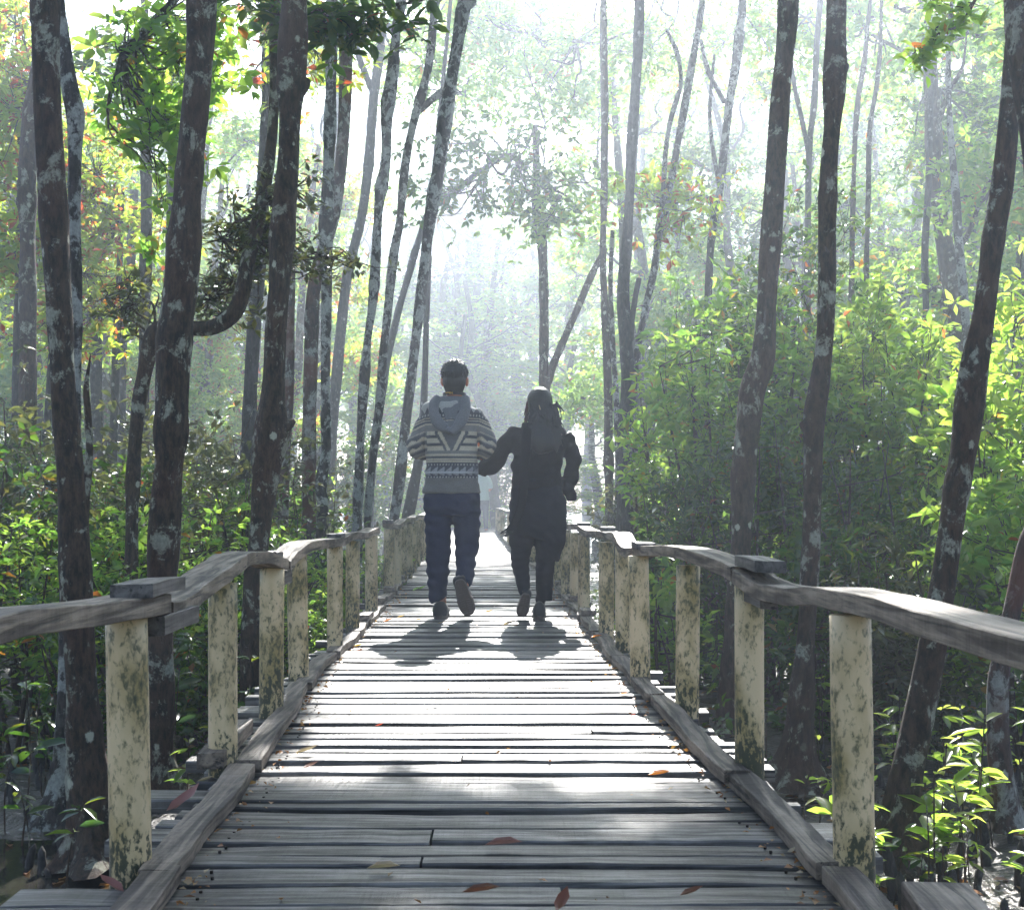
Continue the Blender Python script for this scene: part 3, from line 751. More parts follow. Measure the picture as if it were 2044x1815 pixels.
# ---------------------------------------------------------------- undergrowth
def shrub_proto(i, H, R, n, ln, mat_, fine=False, per=6, stems=7, base=(0, 0, 0), low=.12, name="leafy_shrub", clumps=16, width=.45, tight=1.0):
    r_ = np.random.default_rng(300 + i)
    root = thing(name, base, "x", "shrub")
    b0 = np.array(base, float)
    mb = MB(); lv = Leaves()
    cs, tips = [], []
    for s in range(stems):
        a = r_.uniform(0, 6.28); rr = R * r_.uniform(.2, .85); z = H * r_.uniform(.6, .98)
        top_ = b0 + np.array([math.cos(a) * rr, math.sin(a) * rr, z])
        foot = b0 + np.array([math.cos(a) * rr * .25, math.sin(a) * rr * .25, -.08])
        mid = (foot + top_) / 2 + r_.normal(size=3) * .08
        pth = catmull([tuple(foot), tuple(mid), tuple(top_)], 5)
        mb.tube(pth, np.linspace(.012 + .006 * H, .004, len(pth)), seg=5, jit=.1, seed=s)
        tips.append(pth)
    c = r_.uniform(-1, 1, (clumps * 3, 3)); c = c[(c ** 2).sum(1) < 1][:clumps]
    c = b0 + np.array([0, 0, H * (.5 + low * .5)]) + c * np.array([R, R, H * (.5 - low * .5)])
    for q in c:
        pth = tips[int(r_.integers(0, stems))]; k = int(np.argmin(np.linalg.norm(pth - q, axis=1)))
        mb.tube([pth[k], (pth[k] + q) / 2 + [0, 0, -.03], q], [.007, .005, .003], seg=4, cap=False)
    k = r_.integers(0, len(c), n)
    p = c[k] + r_.normal(size=(n, 3)) * np.array([R * .19, R * .19, H * .09]) * tight
    p[:, 2] = np.maximum(p[:, 2], b0[2] + .05)
    lv.rosettes(p, np.array([0, 0, 1.]) + r_.normal(size=p.shape) * .6, per, ln, hang=.45, fine=fine, r=r_, width=width)
    for j in range(0, n, 3):
        mb.tube([c[k[j]], p[j]], [.004, .002], seg=3, cap=False)
    mb.build("stem", BARK_DARK, root, smooth=True)
    lv.build("foliage", mat_, root)
    return root

def scatter(protos, spots, labels, group):
    used = set(); out_ = []
    for (x, y, k, s_) in spots:
        o = protos[k] if k not in used else copy_tree(protos[k]); used.add(k)
        o.location = (x, y, float(ground_z(x, y))); o.rotation_euler = (0, 0, rnd.uniform(0, 6.28)); o.scale = (s_,) * 3
        out_.append((x / y, o))
    out_.sort(key=lambda t: t[0])
    for i, (_, o) in enumerate(out_): tag(o, labels(i, o), "shrub", group)
    for k, pr in enumerate(protos):
        if k not in used:
            for c_ in list(pr.children): bpy.data.objects.remove(c_)
            bpy.data.objects.remove(pr)
    return out_

# far shrubs closing the view between the trunks
SP = [shrub_proto(0, 2.3, 1.3, 620, .12, LEAF_MID), shrub_proto(1, 2.9, 1.4, 700, .12, LEAF_DARK), shrub_proto(2, 1.8, 1.2, 520, .11, LEAF_MID), shrub_proto(3, 2.4, 1.2, 560, .12, LEAF_OLIVE)]
spots = []
for D, step in [(15.5, 1.9), (19, 2.2), (23, 2.5), (28, 2.8), (34, 3.2), (41, 3.8), (46, 3.0), (53, 3.6), (62, 4.0), (74, 4.6)]:
    half = D * .42 + 1; x = -half + rnd.uniform(0, step)
    while x < half:
        px, py = x + rnd.uniform(-.6, .6), D + rnd.uniform(-1.3, 1.3)
        x += step
        c = path_c(min(py, 35))
        if py < 38 and abs(px - c) < 1.75: continue
        if 38 <= py < 46 and -9 < px < .5: continue
        spots.append((px, py, rnd.choice([0, 0, 1, 2, 3]), rnd.uniform(.75, 1.25)))
spots += [(-1.9, 47.5, 0, 1.5), (-.5, 48.5, 1, 1.5), (-3.1, 49, 0, 1.5), (.8, 47, 1, 1.4), (-1.2, 53, 1, 1.8), (-4.4, 47.5, 2, 1.6)]
scatter(SP, spots, lambda i, o: f"hazy undergrowth shrub of the far forest, {nth(i)} from the left", "undergrowth shrubs of the far forest")

# left understory, near 
SL = [shrub_proto(10, 2.0, .8, 420, .085, LEAF_DARK, clumps=14), shrub_proto(11, 1.6, .75, 380, .08, LEAF_MID, clumps=14), shrub_proto(12, 2.3, .8, 400, .09, LEAF_OLIVE, clumps=14), shrub_proto(13, 1.3, .7, 300, .09, LEAF_DARK, clumps=12)]
spots = []
for (px, D, k, s_) in [(-60, 9.2, 0, 1.1), (40, 10.4, 2, 1.1), (25, 8.4, 1, 1.0), (120, 11.5, 0, 1.1), (225, 9.8, 1, 1.0), (215, 8.0, 3, .9), (255, 12.5, 2, 1.15), (355, 11.2, 0, 1.0), (400, 9.4, 1, 1.0), (425, 12.8, 1, 1.2), (470, 10.6, 2, .95), (470, 8.6, 3, .9),
                       (545, 12, 0, .9), (590, 10.4, 1, .8), (600, 14, 2, .95), (640, 11.4, 3, .9), (690, 13.4, 1, .75), (600, 9.2, 3, .7), (690, 11.6, 3, .6), (-30, 13.2, 0, 1.2), (160, 14.2, 1, 1.2), (330, 14.2, 2, 1.1), (500, 14.6, 0, 1.0), (745, 14.8, 3, .8),
                       (120, 9.4, 1, .8), (310, 8.8, 3, .9), (535, 8.7, 1, .6), (820, 17, 3, .7), (860, 20, 3, .7)]:
    spots.append(((px - CX) / F * D, D, k, s_))
scatter(SL, spots, lambda i, o: f"dark glossy shrub left of the boardwalk, {nth(i)} from the left there", "understory shrubs left of the boardwalk")

# the big thicket right of the path: dense bushes, each traced
def thicket(i, px, D, topy, R, n, ln, mat_, label, tops=None, fine=False, low=0.02):
    x = (px - CX) / F * D; gz = float(ground_z(x, D)); H = EYE - (topy - HY) / F * D - gz
    o = shrub_proto(i, H, R, int(n * .62), ln * 1.25, mat_, base=(x, D, gz), low=low, stems=9, clumps=26, width=.4, tight=.8, name="dense_bush", fine=fine)
    tag(o, label, "bush")
    return o
thicket(40, 1390, 13.5, 660, .85, 1300, .10, LEAF_MID, "leafy bush at the left end of the right-hand thicket beside the hazy trunks")
thicket(41, 1480, 12.0, 560, .95, 1600, .095, LEAF_MID, "tall bright-topped bush behind the brown trunk with the heart-shaped patch")
thicket(42, 1600, 12.6, 380, .75, 1700, .08, LEAF_DARK, "tallest vine-tangled bush rising between the two dark right-hand trunks")
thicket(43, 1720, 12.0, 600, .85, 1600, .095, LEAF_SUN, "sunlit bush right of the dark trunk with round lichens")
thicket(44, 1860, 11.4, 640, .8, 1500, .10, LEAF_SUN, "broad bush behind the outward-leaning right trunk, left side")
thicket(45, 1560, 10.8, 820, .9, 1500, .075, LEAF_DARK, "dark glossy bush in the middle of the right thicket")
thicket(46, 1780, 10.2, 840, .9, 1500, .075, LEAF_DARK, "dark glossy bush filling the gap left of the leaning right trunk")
thicket(47, 1400, 11.4, 900, .7, 1000, .075, LEAF_DARK, "dark low bush just behind the far right railing")
thicket(48, 2030, 9.0, 600, .75, 1000, .11, LEAF_SUN, "bright large-leaved bush at the right edge of the picture", fine=True)
thicket(49, 2040, 8.2, 960, .5, 420, .09, LEAF_MID, "yellow and olive leaved bush at the right edge under the bright one", fine=True)
thicket(50, 1660, 9.4, 1050, .6, 620, .075, LEAF_DARK, "low dark bush seen under the capped joint of the right rail")
thicket(51, 1340, 9.6, 1120, .4, 260, .08, LEAF_MID, "low sunlit leafy bush just outside the right posts")
thicket(52, 1810, 8.6, 1080, .55, 460, .08, LEAF_OLIVE, "low olive bush behind the foot of the leaning right trunk")
thicket(53, 1950, 12.5, 760, .9, 1000, .09, LEAF_DARK, "shaded bush far back between the leaning right trunk and the picture edge")
thicket(54, 1290, 15.5, 900, .6, 600, .09, LEAF_OLIVE, "pale hazy bush at the foot of the tall grey-brown trunk")

# seedlings: a thin stem with whorls of leaves
def seedling_proto(i, H, whorls, ln, mat_):
    r_ = np.random.default_rng(500 + i)
    root = thing("mangrove_seedling", (0, 0, 0), "x", "seedling")
    mb = MB(); lv = Leaves()
    top_ = np.array([r_.normal() * .06 * H * 2, r_.normal() * .06 * H * 2, H])
    pth = catmull([(0, 0, -.05), tuple(top_ * .5 + r_.normal(size=3) * .015), tuple(top_)], 6)
    mb.tube(pth, np.linspace(.0045, .0025, len(pth)), seg=5)
    for w in range(whorls):
        t = 1 - w * .17
        k = min(len(pth) - 1, int(t * (len(pth) - 1)))
        c = np.array([pth[k]])
        lv.rosettes(c, np.array([[0, 0, 1.]]), 5 if w == 0 else 4, ln * (1 + .15 * w), hang=.35, fine=True, r=r_, width=.36)
    mb.build("stem", BARK_DARK, root, smooth=True); lv.build("foliage", mat_, root)
    return root
SD = [seedling_proto(0, .42, 2, .095, LEAF_SUN), seedling_proto(1, .30, 1, .09, LEAF_SUN), seedling_proto(2, .55, 3, .10, LEAF_SUN), seedling_proto(3, .36, 2, .10, LEAF_DARK), seedling_proto(4, .70, 3, .11, LEAF_DARK)]
spots = []
for _ in range(44):
    D = rnd.uniform(4.9, 8.2); px = rnd.uniform(1620, 2060)
    spots.append(((px - CX) / F * D, D, rnd.choice([0, 1, 2, 2, 0, 3]), rnd.uniform(.7, 1.2)))
for (px, D, k, s_) in [(1630, 6.2, 0, 1.), (1600, 6.6, 1, 1.1), (1760, 5.3, 1, .8), (1745, 5.6, 1, .9), (1850, 5.2, 2, 1.0), (1890, 5.6, 2, 1.2), (1930, 5.4, 0, 1.2), (1960, 5.9, 2, 1.3), (1880, 4.9, 0, .8), (1640, 8.5, 2, .9)]:
    spots.append(((px - CX) / F * D, D, k, s_))
used = set(); SDL = []
def place_seed(sp, side):
    lst = []
    for (x, y, k, s_) in sp:
        key = (k)
        o = SD[k] if key not in used else copy_tree(SD[k]); used.add(key)
        o.location = (x, y, float(ground_z(x, y))); o.rotation_euler = (0, 0, rnd.uniform(0, 6.28)); o.scale = (s_,) * 3
        lst.append((x / y, o))
    lst.sort(key=lambda t: t[0])
    for i, (_, o) in enumerate(lst):
        tag(o, f"thin leafy seedling {side}, {nth(i)} from the left there", "seedling", f"mangrove seedlings {side}")
place_seed(spots, "right of the boardwalk")
spots = []
for _ in range(34):
    D = rnd.uniform(6.4, 9.6); px = rnd.uniform(-20, 640)
    spots.append(((px - CX) / F * D, D, rnd.choice([0, 3, 4, 4, 3]), rnd.uniform(.7, 1.25)))
for (px, D, k, s_) in [(60, 6.1, 3, 1.), (128, 5.7, 3, 1.1), (40, 6.4, 4, 1.2), (375, 6.6, 2, .8), (350, 7.2, 4, 1.), (90, 6.9, 4, 1.), (10, 6.6, 3, 1.2)]:
    spots.append(((px - CX) / F * D, D, k, s_))
place_seed(spots, "left of the boardwalk")

# breathing roots sticking out of the mud
def root_proto(i, H, r0, tip):
    r_ = np.random.default_rng(600 + i)
    mb = MB()
    t = np.linspace(0, 1, 9)
    rad = r0 * (1 - .35 * t) * np.where(t > .8, np.sqrt(np.clip(1 - ((t - .8) / .2) ** 2, .02, 1)), 1)
    pth = np.stack([.02 * np.sin(t * 3 + i), .015 * np.cos(t * 2 + i), -.06 + (H + .06) * t], 1)
    mb.tube(pth, rad, seg=9, jit=.14, seed=i)
    return mb.build("breathing_root", BARK_GREY, origin=(0, 0, 0), smooth=True)
RP = [root_proto(0, .10, .022, 0), root_proto(1, .16, .026, 0), root_proto(2, .07, .02, 0), root_proto(3, .26, .05, 0)]
used = set(); lst = []
def put_root(x, y, k, s_):
    global used
    if k not in used: o = RP[k]; used.add(k)
    else: o = RP[k].copy(); link(o)
    z = float(ground_z(x, y)); o.location = (x, y, z); o.rotation_euler = (rnd.uniform(-.12, .12), rnd.uniform(-.12, .12), rnd.uniform(0, 6)); o.scale = (s_, s_, s_ * rnd.uniform(.8, 1.3))
    return o
lstR = []
for _ in range(80):
    D = rnd.uniform(4.7, 8.5); px = rnd.uniform(1640, 2080); x = (px - CX) / F * D
    lstR.append((x / D, put_root(x, D, rnd.choice([0, 1, 2]), rnd.uniform(.8, 1.3))))
for (px, py, k, s_) in [(1848, 1800, 3, .9), (1858, 1815, 0, 1.2), (1765, 1812, 2, 2.0), (1750, 1815, 1, 1.2), (1840, 1660, 1, 1.3), (1950, 1660, 0, 1.5)]:
    D = (EYE - GROUND) * F / (py - HY); x = (px - CX) / F * D
    lstR.append((x / D, put_root(x, D, k, s_)))
lstR.sort(key=lambda t: t[0])
for i, (_, o) in enumerate(lstR): tag(o, f"stubby breathing root right of the boardwalk, {nth(i)} from the left", "root", "breathing roots right of the boardwalk")
lstL = []
for (px, py, k, s_) in [(70, 1725, 0, 1.2), (86, 1738, 1, 1.0), (95, 1745, 2, .9), (115, 1712, 1, .9), (165, 1690, 0, .9), (47, 1800, 0, .8), (72, 1806, 2, 1.), (60, 1640, 2, .9), (20, 1600, 0, 1), (85, 1590, 0, 1), (30, 1560, 1, 1), (110, 1570, 1, 1)]:
    D = (EYE - GROUND + .07) * F / (py - HY); x = (px - CX) / F * D
    lstL.append((x / D, put_root(x, D, k, s_)))
for _ in range(36):
    D = rnd.uniform(7.0, 9.5); px = rnd.uniform(0, 520); x = (px - CX) / F * D
    lstL.append((x / D, put_root(x, D, rnd.choice([0, 1, 2]), rnd.uniform(.8, 1.3))))
lstL.sort(key=lambda t: t[0])
for i, (_, o) in enumerate(lstL): tag(o, f"stubby breathing root left of the boardwalk, {nth(i)} from the left", "root", "breathing roots left of the boardwalk")

# leaf litter on the mud
LITTER = leaf_mat("litter", [(0, (.10, .05, .02)), (.35, (.25, .10, .03)), (.6, (.45, .16, .03)), (.8, (.30, .22, .12)), (1, (.5, .42, .3))], [(0, (.4, .15, .04)), (1, (.7, .4, .08))], .25, .45)
r_ = np.random.default_rng(9); N = 2600
y = r_.uniform(3.2, 14, N); x = r_.uniform(-.48, .48, N) * y * 1.0; ok = abs(x + .1) > .9; x, y = x[ok], y[ok]
inw = (((x + 3.2) / 3.3) ** 2 + ((y - 5.3) / 2.5) ** 2) < 1
z = np.where(inw, GROUND - .068, ground_z(x, y) + .012)
keep = ~inw | (r_.random(len(x)) < .25); x, y, z = x[keep], y[keep], z[keep]
d = r_.normal(size=(len(x), 3)); d[:, 2] *= .12; up = np.array([0, 0, 1.]) + r_.normal(size=d.shape) * .25
lv = Leaves(); lv.add(np.stack([x, y, z], 1), d, up, r_.uniform(.05, .10, len(x)), fine=True, width=.5)
tag(lv.build("leaf_litter", LITTER), "fallen brown and orange leaves strewn over the dark mud", "leaf litter", kind="stuff")
# low sprouting ground cover between the trunks
N = 3000; y = r_.uniform(7.5, 30, N); x = r_.uniform(-.46, .46, N) * y
c = np.interp(y, EDGE_Y, [(a + b) / 2 for a, b in zip(EDGE_L, EDGE_R)]); ok = abs(x - c) > 1.3; x, y = x[ok], y[ok]
gv = Leaves(); zz = ground_z(x, y) + r_.uniform(.05, .5, len(x))
gv.rosettes(np.stack([x, y, zz], 1), np.array([0, 0, 1.]) + r_.normal(size=(len(x), 3)) * .4, 6, .09, hang=.3, r=r_)
gm = MB()
for i in range(0, len(x), 2): gm.tube([(x[i], y[i], zz[i] - .6), (x[i], y[i], zz[i])], [.004, .002], seg=3, cap=False)
tag(gv.build("ground_cover", LEAF_DARK), "low leafy sprouts covering the forest floor", "ground cover", kind="stuff")
tag(gm.build("ground_cover_stems", BARK_DARK), "bare thin stalks standing in the forest floor sprouts", "stalks", kind="stuff")
# ---------------------------------------------------------------- boardwalk
def wood_mat(name, c1, c2, axis, rough=.6, moss=0.0, isl=True, bump=.5):
    m, n, l, b, out = newmat(name)
    s = [38, 38, 38]; s[axis] = 2.2
    co = coords(n, l, tuple(s), False)
    ad = None
    if isl:
        g_ = n.new("ShaderNodeNewGeometry")
        va = n.new("ShaderNodeVectorMath"); va.operation = 'ADD'
        sc_ = n.new("ShaderNodeMath"); sc_.operation = 'MULTIPLY'; sc_.inputs[1].default_value = 91.0
        l.new(g_.outputs["Random Per Island"], sc_.inputs[0]); l.new(co, va.inputs[0]); l.new(sc_.outputs[0], va.inputs[1]); co = va.outputs[0]
    n1 = nd(n, "ShaderNodeTexNoise", Scale=1.0, Detail=6.0, Roughness=.62, Distortion=.5); l.new(co, n1.inputs[0])
    r1 = ramp(n, [(.40, c1), (.60, c2)]); l.new(n1.outputs[0], r1.inputs[0])
    base = r1.outputs[0]
    s3 = [70, 70, 70]; s3[axis] = 1.6
    nc = nd(n, 'ShaderNodeTexNoise', Scale=1.0, Detail=3.0, Distortion=.6); l.new(coords(n, l, tuple(s3), False), nc.inputs[0])
    rc = ramp(n, [(.33, (.18, .17, .16)), (.40, (1, 1, 1))]); l.new(nc.outputs[0], rc.inputs[0])
    base = mixc(n, l, 1.0, base, rc.outputs[0], 'MULTIPLY')
    if isl:
        hv = nd(n, "ShaderNodeHueSaturation"); mr = nd(n, "ShaderNodeMapRange"); mr.inputs[3].default_value = .55; mr.inputs[4].default_value = 1.3
        l.new(g_.outputs["Random Per Island"], mr.inputs[0]); l.new(mr.outputs[0], hv.inputs["Value"]); l.new(base, hv.inputs["Color"]); base = hv.outputs[0]
    co2 = coords(n, l, (1, 1, 1), False)
    n2 = nd(n, "ShaderNodeTexNoise", Scale=6.0, Detail=7.0, Roughness=.7); l.new(co2, n2.inputs[0])
    r2 = ramp(n, [(.40, (.45, .42, .4)), (.56, (1, 1, 1))]); l.new(n2.outputs[0], r2.inputs[0])
    base = mixc(n, l, .75, base, r2.outputs[0], 'MULTIPLY')
    if moss:
        n3 = nd(n, "ShaderNodeTexNoise", Scale=9.0, Detail=6.0); l.new(co2, n3.inputs[0])
        r3 = ramp(n, [(.55, (0, 0, 0)), (.65, (moss,) * 3)]); l.new(n3.outputs[0], r3.inputs[0])
        base = mixc(n, l, r3.outputs[0], base, (.07, .075, .03))
    l.new(base, b.inputs["Base Color"])
    rr = ramp(n, [(.3, (rough + .15,) * 3), (.7, (rough - .12,) * 3)]); l.new(n1.outputs[0], rr.inputs[0]); l.new(rr.outputs[0], b.inputs["Roughness"])
    # saw marks across the grain
    s2 = [3, 3, 3]; s2[axis] = 60
    n4 = nd(n, "ShaderNodeTexNoise", Scale=1.0, Detail=2.0); l.new(coords(n, l, tuple(s2), False), n4.inputs[0])
    ma = nd(n, "ShaderNodeMath", operation='MULTIPLY_ADD'); ma.inputs[1].default_value = .35; l.new(n4.outputs[0], ma.inputs[0]); l.new(n1.outputs[0], ma.inputs[2])
    bp = nd(n, "ShaderNodeBump", Strength=bump, Distance=.006); l.new(ma.outputs[0], bp.inputs["Height"]); l.new(bp.outputs[0], b.inputs["Normal"])
    return m
W_DECK = wood_mat("weathered_plank", (.048, .042, .038), (.225, .205, .185), 0, .44, bump=.9)
W_RAIL = wood_mat("weathered_rail", (.085, .062, .045), (.31, .24, .175), 1, .62, bump=.8)
W_KERB = wood_mat("weathered_kerb", (.065, .048, .037), (.29, .225, .17), 1, .6, bump=.8)
W_DARK = wood_mat("dark_wet_wood", (.05, .042, .038), (.16, .14, .13), 1, .55)

m, n, l, b, out = newmat("painted_post")
co = coords(n, l, (1, 1, .55))
n1 = nd(n, "ShaderNodeTexNoise", Scale=75.0, Detail=6.0, Roughness=.65, Distortion=.3); l.new(co, n1.inputs[0])
n2 = nd(n, "ShaderNodeTexNoise", Scale=9.0, Detail=4.0); l.new(co, n2.inputs[0])
ad = nd(n, "ShaderNodeMath", operation='MULTIPLY_ADD'); ad.inputs[1].default_value = .55; l.new(n2.outputs[0], ad.inputs[0]); l.new(n1.outputs[0], ad.inputs[2])
r1 = ramp(n, [(.77, (0, 0, 0)), (.90, (.9, .9, .9))]); l.new(ad.outputs[0], r1.inputs[0])
r2 = ramp(n, [(.40, (.68, .52, .31)), (.64, (.34, .25, .10))]); l.new(n2.outputs[0], r2.inputs[0])
base = mixc(n, l, r1.outputs[0], r2.outputs[0], (.10, .095, .045))
tc = n.new("ShaderNodeTexCoord"); sx = n.new("ShaderNodeSeparateXYZ"); l.new(tc.outputs[3], sx.inputs[0])
mr = nd(n, "ShaderNodeMapRange"); mr.inputs[1].default_value = .0; mr.inputs[2].default_value = .22; mr.inputs[3].default_value = .22; mr.inputs[4].default_value = 0; l.new(sx.outputs[2], mr.inputs[0])
a2 = nd(n, "ShaderNodeMath", operation='ADD'); l.new(mr.outputs[0], a2.inputs[0]); l.new(ad.outputs[0], a2.inputs[1])
r3 = ramp(n, [(.93, (0, 0, 0)), (1.0, (1, 1, 1))]); l.new(a2.outputs[0], r3.inputs[0])
base = mixc(n, l, r3.outputs[0], base, (.055, .055, .03))
l.new(base, b.inputs["Base Color"]); b.inputs["Roughness"].default_value = .55
bp = nd(n, "ShaderNodeBump", Strength=.25, Distance=.004); l.new(n1.outputs[0], bp.inputs["Height"]); l.new(bp.outputs[0], b.inputs["Normal"])
POST = m
m2, n, l, b, out = newmat("rusty_nail"); b.inputs["Base Color"].default_value = (.03, .022, .018, 1); b.inputs["Metallic"].default_value = .6; b.inputs["Roughness"].default_value = .7
NAIL = m2

def eL(Y): return float(np.interp(Y, EDGE_Y, EDGE_L))
def eR(Y): return float(np.interp(Y, EDGE_Y, EDGE_R))
walk = thing("boardwalk", (0, 12, 0), "weathered grey plank boardwalk running away through the forest with low kerb boards", "boardwalk")
mb = MB(); r_ = np.random.default_rng(21)
Y = .5; pl = 0
def plank(mb, xa, xb, y0, y1, zt, seed, ang):
    q = np.random.default_rng(seed); n_ = 11
    xs_ = np.linspace(xa, xb, n_); c = (xa + xb) / 2
    def wob(a):
        w = q.normal(size=n_) * a * .35 + a * 1.3 * np.sin(xs_ * q.uniform(1, 4) + q.uniform(0, 6))
        return w
    f0, f1 = wob(.004), wob(.004); th = .035; tw = q.normal() * .002; bow = q.normal() * .003
    v = []
    for i, x in enumerate(xs_):
        dy = (x - c) * ang; zz = zt + tw * (x - c) + bow * ((x - c) / .7) ** 2 + q.normal() * .0008
        a0, a1 = y0 + dy + f0[i], y1 + dy + f1[i]; e = .004
        v += [(x, a0, zz - th), (x, a0, zz - e), (x, a0 + e, zz), (x, a1 - e, zz), (x, a1, zz - e), (x, a1, zz - th)]
    f = []
    for i in range(n_ - 1):
        for k in range(6):
            k2 = (k + 1) % 6; f.append((i * 6 + k, (i + 1) * 6 + k, (i + 1) * 6 + k2, i * 6 + k2))
    f.append(tuple(range(6))); f.append(tuple((n_ - 1) * 6 + k for k in range(6))[::-1])
    mb.add(v, f)
NAILS = []
while Y < 37:
    w = r_.choice([.045, .058, .07, .085, .10, .12]) * r_.uniform(.9, 1.1)
    gap = r_.choice([.007, .011, .016, .022, .03]) * (1 if Y < 4.2 else .7)
    xa = eL(Y) - r_.choice([.11, .13, .16, .24]); xb = eR(Y) + r_.choice([.10, .12, .14, .2])
    if 2.35 < Y < 2.62 or 3.3 < Y < 3.45: xa = eL(Y) - .33
    zt = -.006 + r_.normal() * .0055
    ang = -.0 + r_.normal() * .003
    if r_.random() < .12 or (2.86 < Y < 2.98):
        s_ = r_.uniform(-.2, .3)
        plank(mb, xa, s_ - .003, Y, Y + w, zt, pl, ang); plank(mb, s_ + .003, xb, Y + r_.uniform(0, .008), Y + w - .004, zt + .002, pl + 5000, ang)
    else:
        plank(mb, xa, xb, Y, Y + w, zt, pl, ang)
    if Y < 9 and w > .07: NAILS.append((Y, w, zt))
    Y += w + gap; pl += 1
# the deck turns left in the distance
for i in range(46):
    x = -2.0 - i * .15
    mb.box((x - .1, 37.2, -.02), (.14, 1.8, .036))
# nail heads along both edges of the planks
q = np.random.default_rng(4)
for (yy_, w_, z_) in NAILS:
    for e, sg in ((eL(yy_), 1), (eR(yy_), -1)):
        for k in range(2):
            xx = e + sg * (.045 + q.uniform(-.01, .012)); y2 = yy_ + w_ * (.28 + .44 * k) + q.uniform(-.006, .006)
            n0 = len(mb.f); mb.tube([(xx, y2, z_ - .004), (xx, y2, z_ + .0025)], .0035, seg=6)
            for j in range(n0, len(mb.f)): mb.mi[j] = 1
mb.build("deck", [W_DECK, NAIL], walk)
# bearers under the planks
mb = MB()
for side in (-1, 1):
    pth = [((eL(y) + .12 if side < 0 else eR(y) - .12), y, -.05) for y in np.arange(.4, 37, .5)]
    mb.beam(pth, .09, .13, .01, .01, seed=side + 3)
mb.build("bearer", W_DARK, walk)
mb = MB()
for y in np.arange(1.2, 36, 1.75):
    for x in (eL(y) + .02, eR(y) - .02):
        mb.tube([(x, y, -.19), (x, y, -1.25)], .06, seg=10)
mb.build("pile", W_DARK, walk)

def seg_board(name, mat_, parent, knots, w, h, wj, hj, seed):
    """knots in photo pixels are converted beforehand; knots = [(x, y, z)]"""
    pth = catmull(knots, 8)
    t = MB(); t.beam(pth, w, h, wj, hj, seed)
    return t.build(name, mat_, parent)

# kerb boards: short warped lengths lying on the planks
def kerb(side, a, b_, off=0.0, zt=.045, w=.075, seed=0, wj=.007):
    e = eL if side < 0 else eR
    sg = -1 if side < 0 else 1
    q = np.random.default_rng(seed + 77)
    ks = [(e(y) + sg * (w / 2 + off) + q.normal() * .009, y, zt + q.normal() * .003) for y in np.linspace(a, b_, 4)]
    return seg_board("kerb_board", W_KERB, walk, ks, w, .036, wj, .004, seed)
LB = [(.9, 2.62), (2.58, 3.62), (3.68, 5.25), (5.28, 6.3), (6.34, 7.25), (7.3, 8.0), (8.05, 9.3), (9.36, 10.5), (10.55, 12.0), (12.05, 13.6), (13.7, 16), (16.1, 19), (19.1, 23), (23.1, 28), (28.1, 34)]
RB = [(.8, 2.62), (2.64, 3.55), (3.5, 4.9), (4.95, 6.15), (6.18, 7.3), (7.34, 8.3), (8.36, 9.5), (9.6, 11.2), (11.3, 13.4), (13.5, 16), (16.1, 19), (19.1, 22), (22.1, 26), (26.1, 31), (31.1, 34)]
for i, (a, b_) in enumerate(LB): kerb(-1, a, b_, off=(i % 2) * .006, zt=.034 + .003 * (i % 3), w=.07, seed=i)
for i, (a, b_) in enumerate(RB): kerb(1, a, b_, off=(i % 2) * .006, zt=.034 + .003 * (i % 3), w=.07, seed=i + 40)
def block(x, y, z, sx, sy, sz, rz=0.0, nm="kerb_block", mat_=W_KERB, par=walk):
    t = MB(); t.beam([(x - math.sin(-rz) * 0, y - sy / 2, z), (x + rz * sy / 2, y, z + .002), (x + rz * sy, y + sy / 2, z)], sx, sz, .006, .004, int(x * 100 + y * 10))
    return t.build(nm, mat_, par)
block(-.835, 3.88, .073, .075, .55, .045, -.05)
for (y, s) in [(8.0, -1), (9.33, -1), (10.5, -1), (12.02, -1), (13.65, -1), (8.33, 1), (9.55, 1), (11.25, 1), (2.6, 1)]:
    e = eL(y) - .045 if s < 0 else eR(y) + .05
    if y == 2.6: block(.80, 2.42, .03, .13, .22, .06, .1)
    else: block(e, y, .078, .085, .26, .034)

# railings
LP = [(-.775, 2.66), (-.818, 3.69), (-.857, 4.63), (-.897, 5.5), (-.896, 6.59), (-.918, 7.5), (-.938, 8.70), (-1.0, 10.6), (-1.01, 11.4), (-1.015, 12.1), (-1.035, 13.0), (-1.08, 14.1), (-1.12, 15.3), (-1.16, 16.6), (-1.22, 18.2), (-1.29, 20), (-1.36, 22), (-1.45, 24.2), (-1.54, 26.6), (-1.63, 29.5), (-1.75, 33)]
RPs = [(.702, 2.66), (.66, 3.62), (.629, 4.69), (.545, 5.5), (.558, 6.55), (.525, 7.25), (.487, 8.8), (.465, 9.5), (.43, 10.3), (.40, 11.3), (.36, 12.6), (.31, 14.0), (.25, 15.6), (.17, 17.4), (.08, 19.2), (.02, 20.6), (-.05, 23), (-.19, 26.6), (-.29, 29.6), (-.38, 33)]
H_RAIL = .578
